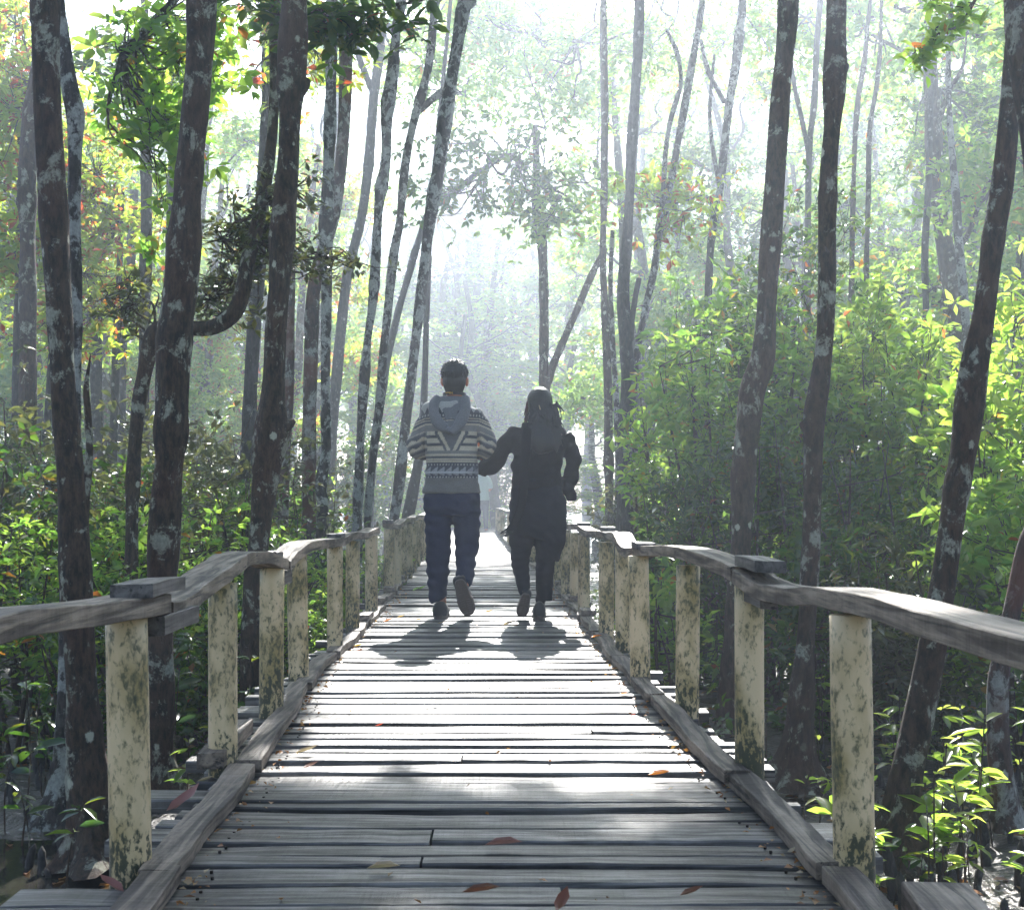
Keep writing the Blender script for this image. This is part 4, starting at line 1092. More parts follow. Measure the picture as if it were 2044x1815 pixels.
def railing(P_, label, segs, caps, side):
    o = thing("railing", (P_[0][0], P_[0][1], 0), label, "railing")
    first = None
    for i, (x, y) in enumerate(P_):
        q = np.random.default_rng(int(y * 10))
        t = MB(); r0 = .0415 * q.uniform(.96, 1.05); lx = q.normal() * .004
        zz = np.linspace(0, 1, 10)
        zb = -.15
        pth = np.stack([x + lx * zz, np.full(10, y), zb + (H_RAIL - .042 - zb) * zz], 1)
        t.tube(pth, r0 * (1 + q.normal(size=10) * .006), seg=24, jit=.004, seed=i)
        po = t.build("post", POST, o, smooth=True)
    for i, (ks, w, seed) in enumerate(segs):
        seg_board("handrail", W_RAIL, o, ks, w, .041, .006, .004, seed + 3)
    for c in caps: block(*c, nm="joint_block", mat_=W_DARK if len(c) < 9 else W_RAIL, par=o)
    # nails on the rail
    for (x, y) in P_[:7]:
        t = MB(); t.tube([(x + .01, y + .02, H_RAIL), (x + .012, y + .02, H_RAIL + .009)], .006, seg=7); t.build("nail", NAIL, o)
    return o
def PX(px, py, x):   # point on the rail line: distance from its lateral offset
    D = x * F / (px - CX); return (x, D, EYE - (py - HY) / F * D)
Lsegs = [([(-.80, 1.45, .60), (-.79, 1.75, .60), (-.79, 2.04, .60), (-.785, 2.35, .585), (-.775, 2.78, .572)], .10, 1),
         ([(-.775, 2.80, .552), (-.79, 3.0, .547), (-.80, 3.25, .570), (-.81, 3.62, .600), (-.84, 3.95, .612), (-.85, 4.3, .600), (-.855, 4.72, .560)], .095, 2),
         ([(-.86, 4.78, .548), (-.865, 5.0, .575), (-.87, 5.4, .600), (-.88, 6.0, .590), (-.895, 6.62, .578)], .095, 3),
         ([(-.90, 6.68, .578), (-.91, 7.2, .592), (-.93, 8.0, .575), (-.94, 8.82, .585)], .09, 4),
         ([(-1.0, 10.5, .59), (-1.005, 11.2, .565), (-1.015, 12.1, .60), (-1.035, 13.1, .58)], .09, 5),
         ([(-1.08, 13.9, .59), (-1.12, 15.3, .60), (-1.16, 16.6, .585)], .09, 6), ([(-1.165, 16.7, .58), (-1.29, 20, .59), (-1.36, 22, .58)], .09, 7), ([(-1.365, 22.1, .58), (-1.63, 29.5, .59), (-1.75, 33, .58)], .09, 8)]
Lcaps = [(-.755, 2.72, .604, .085, .26, .028, .0), (-.745, 2.86, .527, .05, .3, .04, 0), (-.85, 4.74, .515, .07, .16, .05, 0), (-.865, 4.72, .583, .05, .12, .02, 0), (-.90, 6.66, .60, .07, .2, .02, 0), (-1.0, 10.55, .612, .085, .14, .03, 0)]
Rsegs = [([(.72, 1.0, .60), (.715, 1.5, .592), (.71, 2.0, .588), (.705, 2.4, .592), (.70, 2.75, .585), (.685, 3.1, .563), (.67, 3.38, .560), (.66, 3.62, .578)], .10, 11),
         ([(.66, 3.66, .585), (.645, 4.1, .600), (.63, 4.7, .604), (.59, 5.2, .590), (.56, 5.6, .568)], .095, 12),
         ([(.56, 5.65, .562), (.555, 6.1, .555), (.555, 6.6, .605), (.54, 7.0, .598), (.525, 7.3, .604)], .095, 13),
         ([(.52, 7.36, .60), (.50, 8.1, .585), (.487, 8.9, .598)], .09, 14),
         ([(.467, 9.4, .60), (.43, 10.3, .585), (.40, 11.4, .60)], .09, 15), ([(.39, 11.5, .59), (.31, 14, .60), (.25, 15.7, .585)], .09, 16), ([(.245, 15.8, .585), (.02, 20.6, .6), (-.05, 23.1, .58)], .09, 17), ([(-.06, 23.3, .58), (-.19, 26.6, .6), (-.38, 33, .58)], .09, 18)]
Rcaps = [(.66, 3.50, .615, .085, .34, .03, .02), (.66, 3.5, .53, .05, .3, .04, 0), (.555, 5.5, .592, .08, .24, .026, 0), (.53, 7.25, .622, .08, .2, .02, 0), (.487, 8.9, .618, .08, .16, .02, 0), (-.19, 26.5, .62, .08, .2, .03, 0)]
railing(LP, "left railing of pale round posts with a wavy weathered board on top", Lsegs, Lcaps, -1)
railing(RPs, "right railing of pale mossy round posts with a wavy weathered board on top", Rsegs, Rcaps, 1)

# fallen leaves lying on the boards
FL = []
mD = {}
def leafcol(nm, c, tr):
    return leaf_mat(nm, [(0, c)], [(0, tr)], .35, .4)
ORG = leafcol("orange_leaf", (.75, .16, .015), (.9, .3, .02)); BRN = leafcol("brown_leaf", (.16, .05, .025), (.3, .1, .04)); TAN = leafcol("tan_leaf", (.5, .36, .22), (.5, .4, .2)); PNK = leafcol("pinkish_leaf", (.30, .12, .10), (.4, .2, .15)); YEL = leafcol("yellow_leaf", (.6, .36, .05), (.8, .5, .05)); GRN = leafcol("green_leaf", (.12, .3, .02), (.4, .8, .05)); RED = leafcol("red_leaf", (.5, .06, .03), (.7, .1, .04))
def fallen(px, py, ln, mat_, label, z=0.004, ang=0.0, curl=.25, nm="fallen_leaf"):
    D = (EYE - z) * F / (py - HY); p = np.array([(px - CX) / F * D, D, z + .005])
    lv = Leaves(); d = np.array([[math.cos(ang), math.sin(ang), .03]])
    lv.add(p[None] - d * ln / 2, d, np.array([[.1, .05, 1.]]), np.array([ln]), fine=True, width=.46, fold=.35, droop=-curl)
    tag(lv.build(nm, mat_, origin=p), label, "leaf")
fallen(960, 1783, .075, BRN, "large brown curled leaf low in the middle of the nearest planks", curl=.12)
fallen(1120, 1812, .06, BRN, "small brown curled leaf standing at the bottom edge right of the large brown one", ang=1.2, curl=.5)
fallen(1005, 1688, .085, PNK, "long pinkish leaf lying over the joint of a split plank", curl=.05)
fallen(765, 1735, .07, TAN, "long pale tan leaf on the near planks left of centre", curl=.05)
fallen(1316, 1548, .065, ORG, "orange leaf lying near the right kerb in the shaded near part", curl=.15)
fallen(1262, 1430, .025, RED, "small red leaf fragment near the right kerb on the bright planks", curl=.3)
fallen(1244, 1387, .035, ORG, "orange-red leaf against the foot of the right kerb", curl=.2)
fallen(1297, 1484, .02, RED, "tiny red leaf fragment by the right kerb, just above the orange leaf", curl=.2)
fallen(757, 1450, .03, RED, "tiny red leaf in the left part of the bright planks", curl=.3)
fallen(1190, 1272, .06, ORG, "bright orange leaf resting on the right kerb board", z=.047, curl=.15)
fallen(620, 1532, .05, BRN, "brown leaf lying by the left kerb in the shade", ang=.6)
fallen(612, 1502, .07, TAN, "pale leaf touching the left kerb above the brown one", ang=.3)
fallen(365, 1612, .10, PNK, "curled maroon leaf on the plank ends outside the left kerb", ang=.9, curl=.5)
fallen(222, 1776, .07, PNK, "dark red curled leaf at the foot of the nearest left post", ang=2.6, curl=.3)
fallen(262, 1794, .045, PNK, "pinkish curled leaf just below the one at the nearest left post", ang=.4, curl=.6)
fallen(410, 1560, .045, TAN, "tan leaf on a protruding plank end left of the kerb", ang=.2)
fallen(880, 1217 + 28, .0501, TAN, "pale leaf left of the man's planted foot", ang=.1)
fallen(775, 1240, .07, ORG, "orange leaf near the left kerb level with the man's feet", ang=.4)
fallen(800, 1232, .05, YEL, "small yellowish leaf right of the orange one by the left kerb", ang=.2)
fallen(835, 1238, .05, YEL, "yellow leaf just left of the man's shoe", ang=.1)
fallen(1015, 1247, .09, TAN, "large pale leaf on the planks between the walking couple", ang=.1, curl=.3)
fallen(975, 1222, .06, YEL, "thin yellow leaf on the planks between the couple's feet", ang=.2)
fallen(1130, 1237, .06, TAN, "tan curled leaf right of the woman's planted shoe", ang=2.6, curl=.4)
fallen(1152, 1243, .03, PNK, "small pale leaf against the right kerb near the woman", ang=1.0, curl=.4)
fallen(715, 1290, .05, YEL, "thin yellow leaf near the left kerb on the middle planks", ang=.1)
fallen(718, 1300, .045, BRN, "brown leaf beside the thin yellow one near the left kerb", ang=.1)
fallen(830, 1178, .08, GRN, "fresh green leaf lying by the left kerb ahead of the couple", ang=.8, curl=.3)
fallen(842, 1175, .07, GRN, "second fresh green leaf, just right of the first by the left kerb", ang=-.4, curl=.4)
fallen(1380, 1795 - 8, .05, BRN, "brown broken leaf at the right end of the nearest planks", ang=.3)

# crumbs of leaf, bark and seed gathered along the kerbs and in the gaps
q = np.random.default_rng(31); N = 620
yy = 2.3 + 9 * q.random(N) ** 1.4; sd = q.random(N) < .5
off = np.abs(q.normal(size=N)) * .035 + .004
xx = np.where(sd, np.interp(yy, EDGE_Y, EDGE_L) + off, np.interp(yy, EDGE_Y, EDGE_R) - off)
far_ = q.random(N) < .12; xx = np.where(far_, xx * q.uniform(-.9, .9, N), xx)
d = q.normal(size=(N, 3)); d[:, 2] *= .25
lv = Leaves(); lv.add(np.stack([xx, yy, np.full(N, .006)], 1), d, np.array([0, 0, 1.]) + q.normal(size=(N, 3)) * .5, q.uniform(.006, .026, N), width=.6)
tag(lv.build("leaf_crumbs", LITTER), "crumbs of dead leaf and bark gathered along the kerb boards", "debris", kind="stuff")
# ---------------------------------------------------------------- people
PY = 8.5
def loft(mb, rings, seg=20, Y0=PY, sq=2.0):
    """rings: (px x, px y, half width px, half depth m, dy m) - sections across the limb, closed ends"""
    c = np.array([tuple(P(r[0], r[1], Y0)) for r in rings]); dy = np.array([r[4] if len(r) > 4 else 0.0 for r in rings])
    c[:, 1] += dy
    k = Y0 / F
    arr = np.hstack([c, np.array([[r[2] * k, r[3]] for r in rings])])
    arr = catmull([tuple(a) for a in arr], 4) if len(arr) > 2 else arr
    tan = unit(np.gradient(arr[:, :3], axis=0))
    a = np.linspace(0, 2 * math.pi, seg, endpoint=False); vs_ = []
    for i in range(len(arr)):
        ref = np.array([1.0, 0, 0]) if abs(tan[i, 0]) < .85 else np.array([0, 1.0, 0])
        u = ref - tan[i] * tan[i].dot(ref); u /= np.linalg.norm(u); w = np.cross(tan[i], u)
        ca, sa = np.cos(a), np.sin(a)
        ca, sa = np.sign(ca) * abs(ca) ** (2 / sq), np.sign(sa) * abs(sa) ** (2 / sq)
        ru, rw = max(.002, arr[i, 3]), max(.002, arr[i, 4])
        vs_.append(arr[i, :3] + np.outer(ca * ru, u) + np.outer(sa * rw, w))
    v = np.vstack(vs_ + [arr[:1, :3], arr[-1:, :3]]); f = []; n_ = len(arr)
    for i in range(n_ - 1):
        for q in range(seg):
            q2 = (q + 1) % seg; f.append((i * seg + q, i * seg + q2, (i + 1) * seg + q2, (i + 1) * seg + q))
    for q in range(seg):
        q2 = (q + 1) % seg
        f.append((n_ * seg, q2, q)); f.append((n_ * seg + 1, (n_ - 1) * seg + q, (n_ - 1) * seg + q2))
    return mb.add(v, f)

def ball(mb, p, rx, ry, rz, seg=16):
    v, f = [], []
    n_ = seg // 2
    for i in range(n_ + 1):
        t = math.pi * i / n_
        for j in range(seg):
            a = 2 * math.pi * j / seg
            v.append((p[0] + rx * math.sin(t) * math.cos(a), p[1] + ry * math.sin(t) * math.sin(a), p[2] + rz * math.cos(t)))
    for i in range(n_):
        for j in range(seg):
            j2 = (j + 1) % seg; f.append((i * seg + j, (i + 1) * seg + j, (i + 1) * seg + j2, i * seg + j2))
    return mb.add(v, f)

def fuse(mb, name, mat_, parent=None, origin=None, voxel=.007, smooth=4):
    """one continuous skin round all the shapes collected"""
    o = mb.build(name, mat_, parent, origin)
    md = o.modifiers.new("r", 'REMESH'); md.mode = 'VOXEL'; md.voxel_size = voxel; md.use_smooth_shade = True
    if smooth:
        sm = o.modifiers.new("s", 'SMOOTH'); sm.factor = .5; sm.iterations = smooth
    dg = bpy.context.evaluated_depsgraph_get()
    me = bpy.data.meshes.new_from_object(o.evaluated_get(dg))
    o.modifiers.clear(); old = o.data; o.data = me; me.name = name
    bpy.data.meshes.remove(old)
    return o

def cloth(name, c, rough=.9, scale=260, bump=.25, col=None, sheen=.2):
    m, n, l, b, out = newmat(name)
    co = coords(n, l, (1, 1, 1), False)
    n1 = nd(n, "ShaderNodeTexNoise", Scale=float(scale), Detail=2.0); l.new(co, n1.inputs[0])
    n2 = nd(n, "ShaderNodeTexNoise", Scale=12.0, Detail=3.0); l.new(co, n2.inputs[0])
    if col:
        at = n.new("ShaderNodeAttribute"); at.attribute_name = col; src = at.outputs[0]
    else:
        r = n.new("ShaderNodeRGB"); r.outputs[0].default_value = (*c, 1); src = r.outputs[0]
    r1 = ramp(n, [(.3, (.6, .6, .6)), (.7, (1.25, 1.25, 1.25))]); l.new(n1.outputs[0], r1.inputs[0])
    base = mixc(n, l, .9, src, r1.outputs[0], 'MULTIPLY')
    l.new(base, b.inputs["Base Color"]); b.inputs["Roughness"].default_value = rough
    b.inputs["Sheen Weight"].default_value = sheen; b.inputs["Specular IOR Level"].default_value = .2
    ma = nd(n, "ShaderNodeMath", operation='MULTIPLY_ADD'); ma.inputs[1].default_value = 4.0; l.new(n2.outputs[0], ma.inputs[0]); l.new(n1.outputs[0], ma.inputs[2])
    bp = nd(n, "ShaderNodeBump", Strength=bump, Distance=.006); l.new(ma.outputs[0], bp.inputs["Height"]); l.new(bp.outputs[0], b.inputs["Normal"])
    return m
m, n, l, b, out = newmat("skin")
b.inputs["Base Color"].default_value = (.42, .22, .14, 1); b.inputs["Roughness"].default_value = .5
t_ = n.new("ShaderNodeBsdfTranslucent"); t_.inputs[0].default_value = (.85, .12, .04, 1)
mx = n.new("ShaderNodeMixShader"); mx.inputs[0].default_value = .22
l.new(b.outputs[0], mx.inputs[1]); l.new(t_.outputs[0], mx.inputs[2]); l.new(mx.outputs[0], out.inputs[0])
SKIN = m
def hair_mat(name, c, tint):
    m, n, l, b, out = newmat(name)
    co = coords(n, l, (220, 220, 9), False)
    n1 = nd(n, "ShaderNodeTexNoise", Scale=1.0, Detail=3.0); l.new(co, n1.inputs[0])
    r1 = ramp(n, [(.35, c), (.7, tint)]); l.new(n1.outputs[0], r1.inputs[0]); l.new(r1.outputs[0], b.inputs["Base Color"])
    b.inputs["Roughness"].default_value = .42; b.inputs["Specular IOR Level"].default_value = .45
    bp = nd(n, "ShaderNodeBump", Strength=.8, Distance=.004); l.new(n1.outputs[0], bp.inputs["Height"]); l.new(bp.outputs[0], b.inputs["Normal"])
    return m
HAIR = hair_mat("black_hair", (.003, .003, .0035), (.010, .009, .009))
HAIR2 = hair_mat("dark_reddish_hair", (.002, .0015, .0015), (.008, .003, .0025))
NAVY = cloth("navy_trousers", (.010, .020, .055), sheen=0); BLACK = cloth("black_wool", (.007, .008, .011), sheen=0); BLACK2 = cloth("dark_tunic", (.009, .012, .02), sheen=0); GREY = cloth("grey_jersey", (.16, .16, .17), bump=.4)
SHOE = cloth("shoe_upper", (.03, .03, .032), .6); SOLE = cloth("shoe_sole", (.10, .078, .07), .8)
WOOL = cloth("patterned_wool", (.3, .3, .3), .95, 300, .5, col="pattern")

def hand(mb, base, direc, side, s=1.0, curl=.6, upv=(0, 0, 1)):
    """palm and five bent fingers"""
    d = Vector(direc).normalized(); u = Vector(upv); w = d.cross(u).normalized(); u = w.cross(d).normalized(); base = Vector(base)
    pm = [base, base + d * .045 * s, base + d * .085 * s]
    mb.tube([tuple(p) for p in pm], [.024 * s, .034 * s, .036 * s], seg=12, squash=.55)
    for i, (off, L, r) in enumerate([(-.027, .062, .0085), (-.009, .072, .009), (.009, .068, .0088), (.026, .052, .0078)]):
        p0 = base + d * .08 * s + w * off * s
        b_ = [p0]; dd = d.copy()
        for q in range(3):
            dd = (dd - u * curl * (.35 + .25 * q)).normalized(); b_.append(b_[-1] + dd * L * s * (.42, .33, .25)[q])
        mb.tube([tuple(p) for p in b_], [r * s, r * s * .95, r * s * .85, r * s * .7], seg=8)
    p0 = base + d * .03 * s + w * side * .026 * s
    p1 = p0 + (w * side * .6 + d * .6 - u * .25).normalized() * .035 * s; p2 = p1 + (d * .8 - u * .5 * curl + w * side * .1).normalized() * .03 * s
    mb.tube([tuple(p0), tuple(p1), tuple(p2)], [.012 * s, .0105 * s, .008 * s], seg=8)

def head(mb, cx_, cy_, Y0=PY, s=1.0, dy=0.0, ears=True):
    """skull, jaw, nose, lips, brow and ears looking along +Y (away from the camera)"""
    c = np.array(P(cx_, cy_, Y0)); c[1] += dy
    ball(mb, c + [0, -.01, .02], .074 * s, .094 * s, .098 * s, 20)
    ball(mb, c + [0, .028, -.045], .058 * s, .066 * s, .062 * s, 16)
    ball(mb, c + [0, .05, -.085], .026 * s, .026 * s, .022 * s, 12)
    mb.tube([tuple(c + [0, .082 * s, .02]), tuple(c + [0, .104 * s, -.018]), tuple(c + [0, .092 * s, -.026])], [.008, .014, .010], seg=8)
    mb.tube([tuple(c + [-.022, .082, -.052]), tuple(c + [0, .094, -.050]), tuple(c + [.022, .082, -.052])], .008, seg=8)
    mb.tube([tuple(c + [-.05, .066, .026]), tuple(c + [0, .086, .03]), tuple(c + [.05, .066, .026])], .012, seg=8)
    if ears:
        for q in (-1, 1):
            ball(mb, c + [q * .083 * s, -.004, -.012], .010, .020, .033, 12)
            ball(mb, c + [q * .078 * s, .004, -.035], .009, .012, .014, 10)
    return c

# -- the man
mb = MB()
hc = head(mb, 907, 757)
loft(mb, [(907, 775, 15, .058), (907, 792, 15.5, .058), (905, 806, 22, .06)])
loft(mb, [(905, 800, 26, .06), (903, 815, 46, .075), (901, 850, 44, .095), (901, 920, 42, .1), (902, 985, 46, .1), (902, 1022, 48, .1)])
for A in ([(858, 828, 15, .05), (845, 848, 14, .046), (834, 872, 13, .042), (830, 890, 12, .04, -.02), (838, 902, 11, .036, .04), (852, 902, 10, .032, .14), (866, 896, 8, .026, .25)],
          [(947, 828, 15, .05), (960, 848, 14, .046), (970, 872, 13, .042), (973, 890, 12, .04, -.02), (966, 902, 11, .036, .04), (952, 900, 10, .032, .14), (941, 893, 8, .026, .25)]):
    loft(mb, A, 12)
loft(mb, [(876, 1020, 22, .08), (874, 1100, 18, .06), (874, 1160, 13, .05), (880, 1195, 10.5, .04), (880, 1218, 10, .04)], 14)
loft(mb, [(929, 1020, 23, .08), (931, 1095, 18, .062), (929, 1140, 13, .05, -.06), (926, 1166, 10, .038, -.135)], 14)
hL = P(866, 896, PY) + Vector((0, .25, 0)); hR = P(941, 893, PY) + Vector((0, .25, 0))
hand(mb, hL, (.35, .6, .25), 1, upv=(0, 0, 1)); hand(mb, hR, (-.35, .6, .25), -1)
man_o = P(903, 1232, PY); man_o.z = 0
man = fuse(mb, "person", SKIN, origin=man_o, voxel=.006)
tag(man, "man seen from behind walking in a grey and cream patterned hooded sweater and navy trousers", "person")
eye = MB()
for q in (-1, 1): ball(eye, np.array(hc) + [q * .031, .083, .012], .012, .010, .010, 10)
eye.build("eyes", HAIR, man, smooth=True)
# hair
mb = MB(); c = np.array(hc)
ball(mb, c + [0, -.018, .040], .088, .100, .090, 24)
ball(mb, c + [0, -.045, -.012], .078, .062, .072, 20)
loft(mb, [(907, 770, 22, .03, -.062), (907, 780, 19, .022, -.058), (907, 787, 15, .014, -.052)])
q = np.random.default_rng(3)
for i in range(240):
    d = q.normal(size=3); d /= np.linalg.norm(d)
    if d[2] < -.35 or (d[1] > .75): continue
    p0 = c + [0, -.018, .040] + d * [.084, .096, .086]; p1 = p0 + d * .010 + q.normal(size=3) * .003
    mb.tube([tuple(p0), tuple(p1)], [.007, .003], seg=5)
fuse(mb, "hair", HAIR, man, voxel=.0045, smooth=1)

# sweater
def knit(x, y):
    """colour of the knitted pattern at reading pixel x, y (the garment's own colours)"""
    cream, dark, grey, lgrey, hem = (.52, .455, .34), (.06, .06, .07), (.21, .20, .19), (.40, .39, .36), (.16, .15, .14)
    u = x - 903; au = abs(u)
    if au > 54: y = y - .42 * (au - 54)
    yy = (y - 698.3) * 6.063           # rows measured on an enlargement
    uu = (x - 902.5) * 6.063
    def tri(per, a, b_):
        ph = (uu / per) % 1.0; h = (yy - a) / (b_ - a); return abs(ph - .5) * 2 < h
    def step(v, s_): return math.floor(v / s_) * s_
    if yy < 700: return lgrey  # pale shoulder tops: rim light put into the wool colour
    if yy < 775: return lgrey if tri(74, 775, 700) else dark
    if yy < 832: return lgrey if ((uu / 36) % 1 < .42 and 790 < yy < 812) else dark
    if yy < 846: return cream
    if yy < 858: return dark
    if yy < 872: return cream
    if yy < 902: return (.10, .10, .115)
    if yy < 922: return cream
    if yy < 988: return grey
    if yy < 1225:
        if au < 54 or True:
            w_ = step(max(0, yy - 1010), 16)
            U = abs(uu)
            v_out = 185 - w_ * .55          # stepped sides of the big central lozenge
            if U < 300:
                if U < v_out - 22:
                    core = 118 - step(max(0, yy - 1000), 14) * .5
                    return (.12, .12, .125) if U < core else cream
                if U < v_out + 12: return (.09, .09, .10)
            else:                            # sleeves: small stepped teeth
                k = abs(((U - 300) / 120) % 1 - .5) * 2
                if (yy - 1010) % 95 < 30 + 28 * round(k * 3) / 3: return (.09, .09, .10)
                return cream if (yy - 1010) % 95 < 80 else grey
        if 988 <= yy < 1036: return cream
        if yy < 1072: return dark if abs(uu) % 40 > 6 or yy > 1045 else grey
        if yy < 1128: return cream
        if yy < 1165: return dark if yy > 1136 else grey
        return cream
    if yy < 1265: return grey
    if yy < 1288: return cream
    if yy < 1318: return (.10, .10, .11)
    if yy < 1334: return cream
    if yy < 1345: return grey
    if yy < 1364: return cream
    if yy < 1378: return (.07, .07, .08)
    if yy < 1412: return lgrey if ((uu / 36) % 1 < .42 and 1384 < yy < 1404) else dark
    if yy < 1476: return (.30, .30, .31) if ((uu / 84) % 1.0) > 1 - (yy - 1412) / 64.0 else dark
    if yy < 1492: return (.5, .51, .53)
    if yy < 1522: return (.26, .26, .27) if ((uu / 84) % 1.0) > (yy - 1492) / 40.0 else dark
    if yy < 1552: return lgrey if ((uu / 36) % 1 < .42 and 1528 < yy < 1545) else dark
    return hem
mb = MB()
loft(mb, [(906, 794, 17, .066), (905, 799, 24, .075), (904, 805, 40, .088), (903, 812, 56, .098), (902, 822, 62, .108), (901, 840, 59, .12), (900, 865, 54, .128), (901, 900, 52, .13), (902, 928, 51.5, .127), (902, 938, 54, .132), (902, 944, 53.5, .132), (902, 951, 51.5, .128), (901, 962, 54.5, .131), (901, 975, 57, .136), (901, 984, 58, .138)], 32, sq=2.3)
loft(mb, [(864, 824, 19, .066), (851, 840, 18, .062), (840, 860, 17, .058), (831, 880, 17, .056, -.01), (828, 893, 17, .056, -.015), (838, 902, 15.5, .05, .05), (852, 902, 15, .049, .14), (864, 897, 13, .042, .23)], 18)
loft(mb, [(942, 824, 19, .066), (954, 840, 18, .062), (965, 860, 17.5, .058), (973, 880, 17.5, .056, -.01), (974, 893, 17, .056, -.015), (966, 902, 15.5, .05, .05), (952, 901, 15, .049, .14), (942, 894, 13, .042, .23)], 18)
for (x, y, r) in [(822, 898, .008), (976, 902, .007)]: pass
sw = fuse(mb, "sweater", WOOL, man, voxel=.005, smooth=3)
co_ = np.empty(len(sw.data.vertices) * 3); sw.data.vertices.foreach_get("co", co_); co_ = co_.reshape(-1, 3) + np.array(man.location)
# soft folds
for i_, (fx, fy, amp) in enumerate([(902, 905, .004), (845, 870, .005), (960, 870, .005)]): pass
att = sw.data.color_attributes.new("pattern", 'FLOAT_COLOR', 'POINT')
cols = np.ones((len(co_), 4), np.float32)
for i, (X, Yw, Z) in enumerate(co_):
    cols[i, :3] = knit(X / PY * F + CX, HY - (Z - EYE) / PY * F)
att.data.foreach_set("color", cols.ravel())
# hood hanging on the back
mb = MB()
loft(mb, [(874, 795, 9, .028, -.05), (868, 806, 10, .028, -.085), (867, 822, 10, .024, -.112), (874, 842, 12, .022, -.13), (890, 857, 10, .02, -.138), (905, 864, 8, .018, -.14)], 14)
loft(mb, [(929, 795, 9, .028, -.05), (930, 806, 10, .028, -.085), (930, 820, 10, .024, -.112), (923, 840, 12, .022, -.13), (913, 855, 9, .02, -.138), (903, 865, 8, .018, -.14)], 14)
loft(mb, [(900, 793, 26, .018, -.05), (900, 808, 28, .018, -.074), (901, 828, 22, .016, -.098), (903, 848, 10, .014, -.116), (904, 858, 4, .012, -.122)], 18)
fuse(mb, "hood", GREY, man, voxel=.0045, smooth=3)
# camera strap round the neck
mb = MB(); pth = []
for a in np.linspace(-1.15, math.pi + 1.15, 28):
    pth.append((hc[0] - .001 + .072 * math.cos(a), PY - .004 - .074 * math.sin(a), P(907, 789, PY).z + .012 * math.sin(a) - (0 if 0 < a < math.pi else .0)))
pth = [(pth[0][0] + .01, pth[0][1] + .05, pth[0][2] - .09)] + pth + [(pth[-1][0] - .01, pth[-1][1] + .05, pth[-1][2] - .09)]
mb.tube(pth, .013, seg=10, squash=None)
STR = cloth("black_strap", (.008, .008, .009), .5)
st = MB(); v = []
for i, p in enumerate(pth):
    c0 = np.array([hc[0], PY - .004]); dxy = np.array(p[:2]) - c0; dxy /= np.linalg.norm(dxy) + 1e-9
    for (o_, z_) in ((0, -.011), (.004, -.011), (.004, .011), (0, .011)): v.append((p[0] + dxy[0] * o_, p[1] + dxy[1] * o_, p[2] + z_))
f = []
for i in range(len(pth) - 1):
    for k in range(4): f.append((i * 4 + k, i * 4 + (k + 1) % 4, (i + 1) * 4 + (k + 1) % 4, (i + 1) * 4 + k))
st.add(v, f)
strap = st.build("neck_strap", STR, man)
tc_ = bpy.data.curves.new("lettering", 'FONT'); tc_.body = "Nikon"; tc_.size = .021; tc_.align_x = 'CENTER'; tc_.align_y = 'CENTER'; tc_.extrude = .0006
to = bpy.data.objects.new("lettering", tc_); link(to)
dg = bpy.context.evaluated_depsgraph_get(); me = bpy.data.meshes.new_from_object(to.evaluated_get(dg)); bpy.data.objects.remove(to)
GOLD = cloth("yellow_print", (.75, .42, .03), .6); me.materials.append(GOLD)
to = bpy.data.objects.new("lettering", me); link(to); to.parent = strap
wp = Vector((hc[0] - .032, PY - .004 - .072, P(907, 789, PY).z + .0115))
to.location = wp - man.location; to.rotation_euler = (math.radians(90), math.radians(180), math.radians(-25)); to.rotation_euler = (Matrix.Rotation(math.radians(-24), 3, 'Z') @ Matrix.Rotation(math.radians(90), 3, 'X') @ Matrix.Rotation(math.radians(180), 3, 'Z')).to_euler()
# trousers
mb = MB()
loft(mb, [(901, 972, 52, .122), (901, 990, 56, .128), (902, 1010, 57, .128), (902, 1028, 55, .115)], 28, sq=2.3)
loft(mb, [(875, 1015, 28, .105), (874, 1045, 26.5, .09), (874, 1075, 25.5, .08), (875, 1100, 25, .075), (873, 1118, 23.5, .07), (874, 1140, 22.5, .068), (873, 1160, 20.5, .066), (873, 1178, 18, .062), (874, 1190, 19.5, .064), (877, 1197, 18, .062)], 22)
loft(mb, [(929, 1015, 29, .105), (931, 1045, 27, .09), (932, 1070, 25, .08), (932, 1085, 24.5, .078), (931, 1098, 23, .072, -.01), (929, 1115, 20.5, .068, -.03), (930, 1135, 18.5, .062, -.06), (928, 1150, 18, .06, -.10), (926, 1162, 15, .055, -.13)], 22)
q = np.random.default_rng(8)
tr = fuse(mb, "trousers", NAVY, man, voxel=.006, smooth=3)
def wrinkle(o, amp, fs, seed, zlo=-9, zhi=9, slope=.5):
    me = o.data; n_ = len(me.vertices); c_ = np.empty(n_ * 3); me.vertices.foreach_get("co", c_); c_ = c_.reshape(-1, 3)
    nr = np.empty(n_ * 3); me.vertices.foreach_get("normal", nr); nr = nr.reshape(-1, 3)
    r_ = np.random.default_rng(seed); h = np.zeros(n_)
    for _ in range(5):
        f = fs * r_.uniform(.6, 1.8); s_ = r_.normal() * slope
        h += np.sin((c_[:, 2] + s_ * c_[:, 0] + .3 * s_ * c_[:, 1]) * f + r_.uniform(0, 6) + 1.5 * np.sin(c_[:, 0] * 9 + r_.uniform(0, 6)))
    msk = np.clip((c_[:, 2] - zlo) / .05, 0, 1) * np.clip((zhi - c_[:, 2]) / .05, 0, 1)
    c_ += nr * (h * amp * msk)[:, None]
    me.vertices.foreach_set("co", c_.ravel()); me.update()
wrinkle(tr, .0016, 75, 1); wrinkle(sw, .0012, 60, 2)
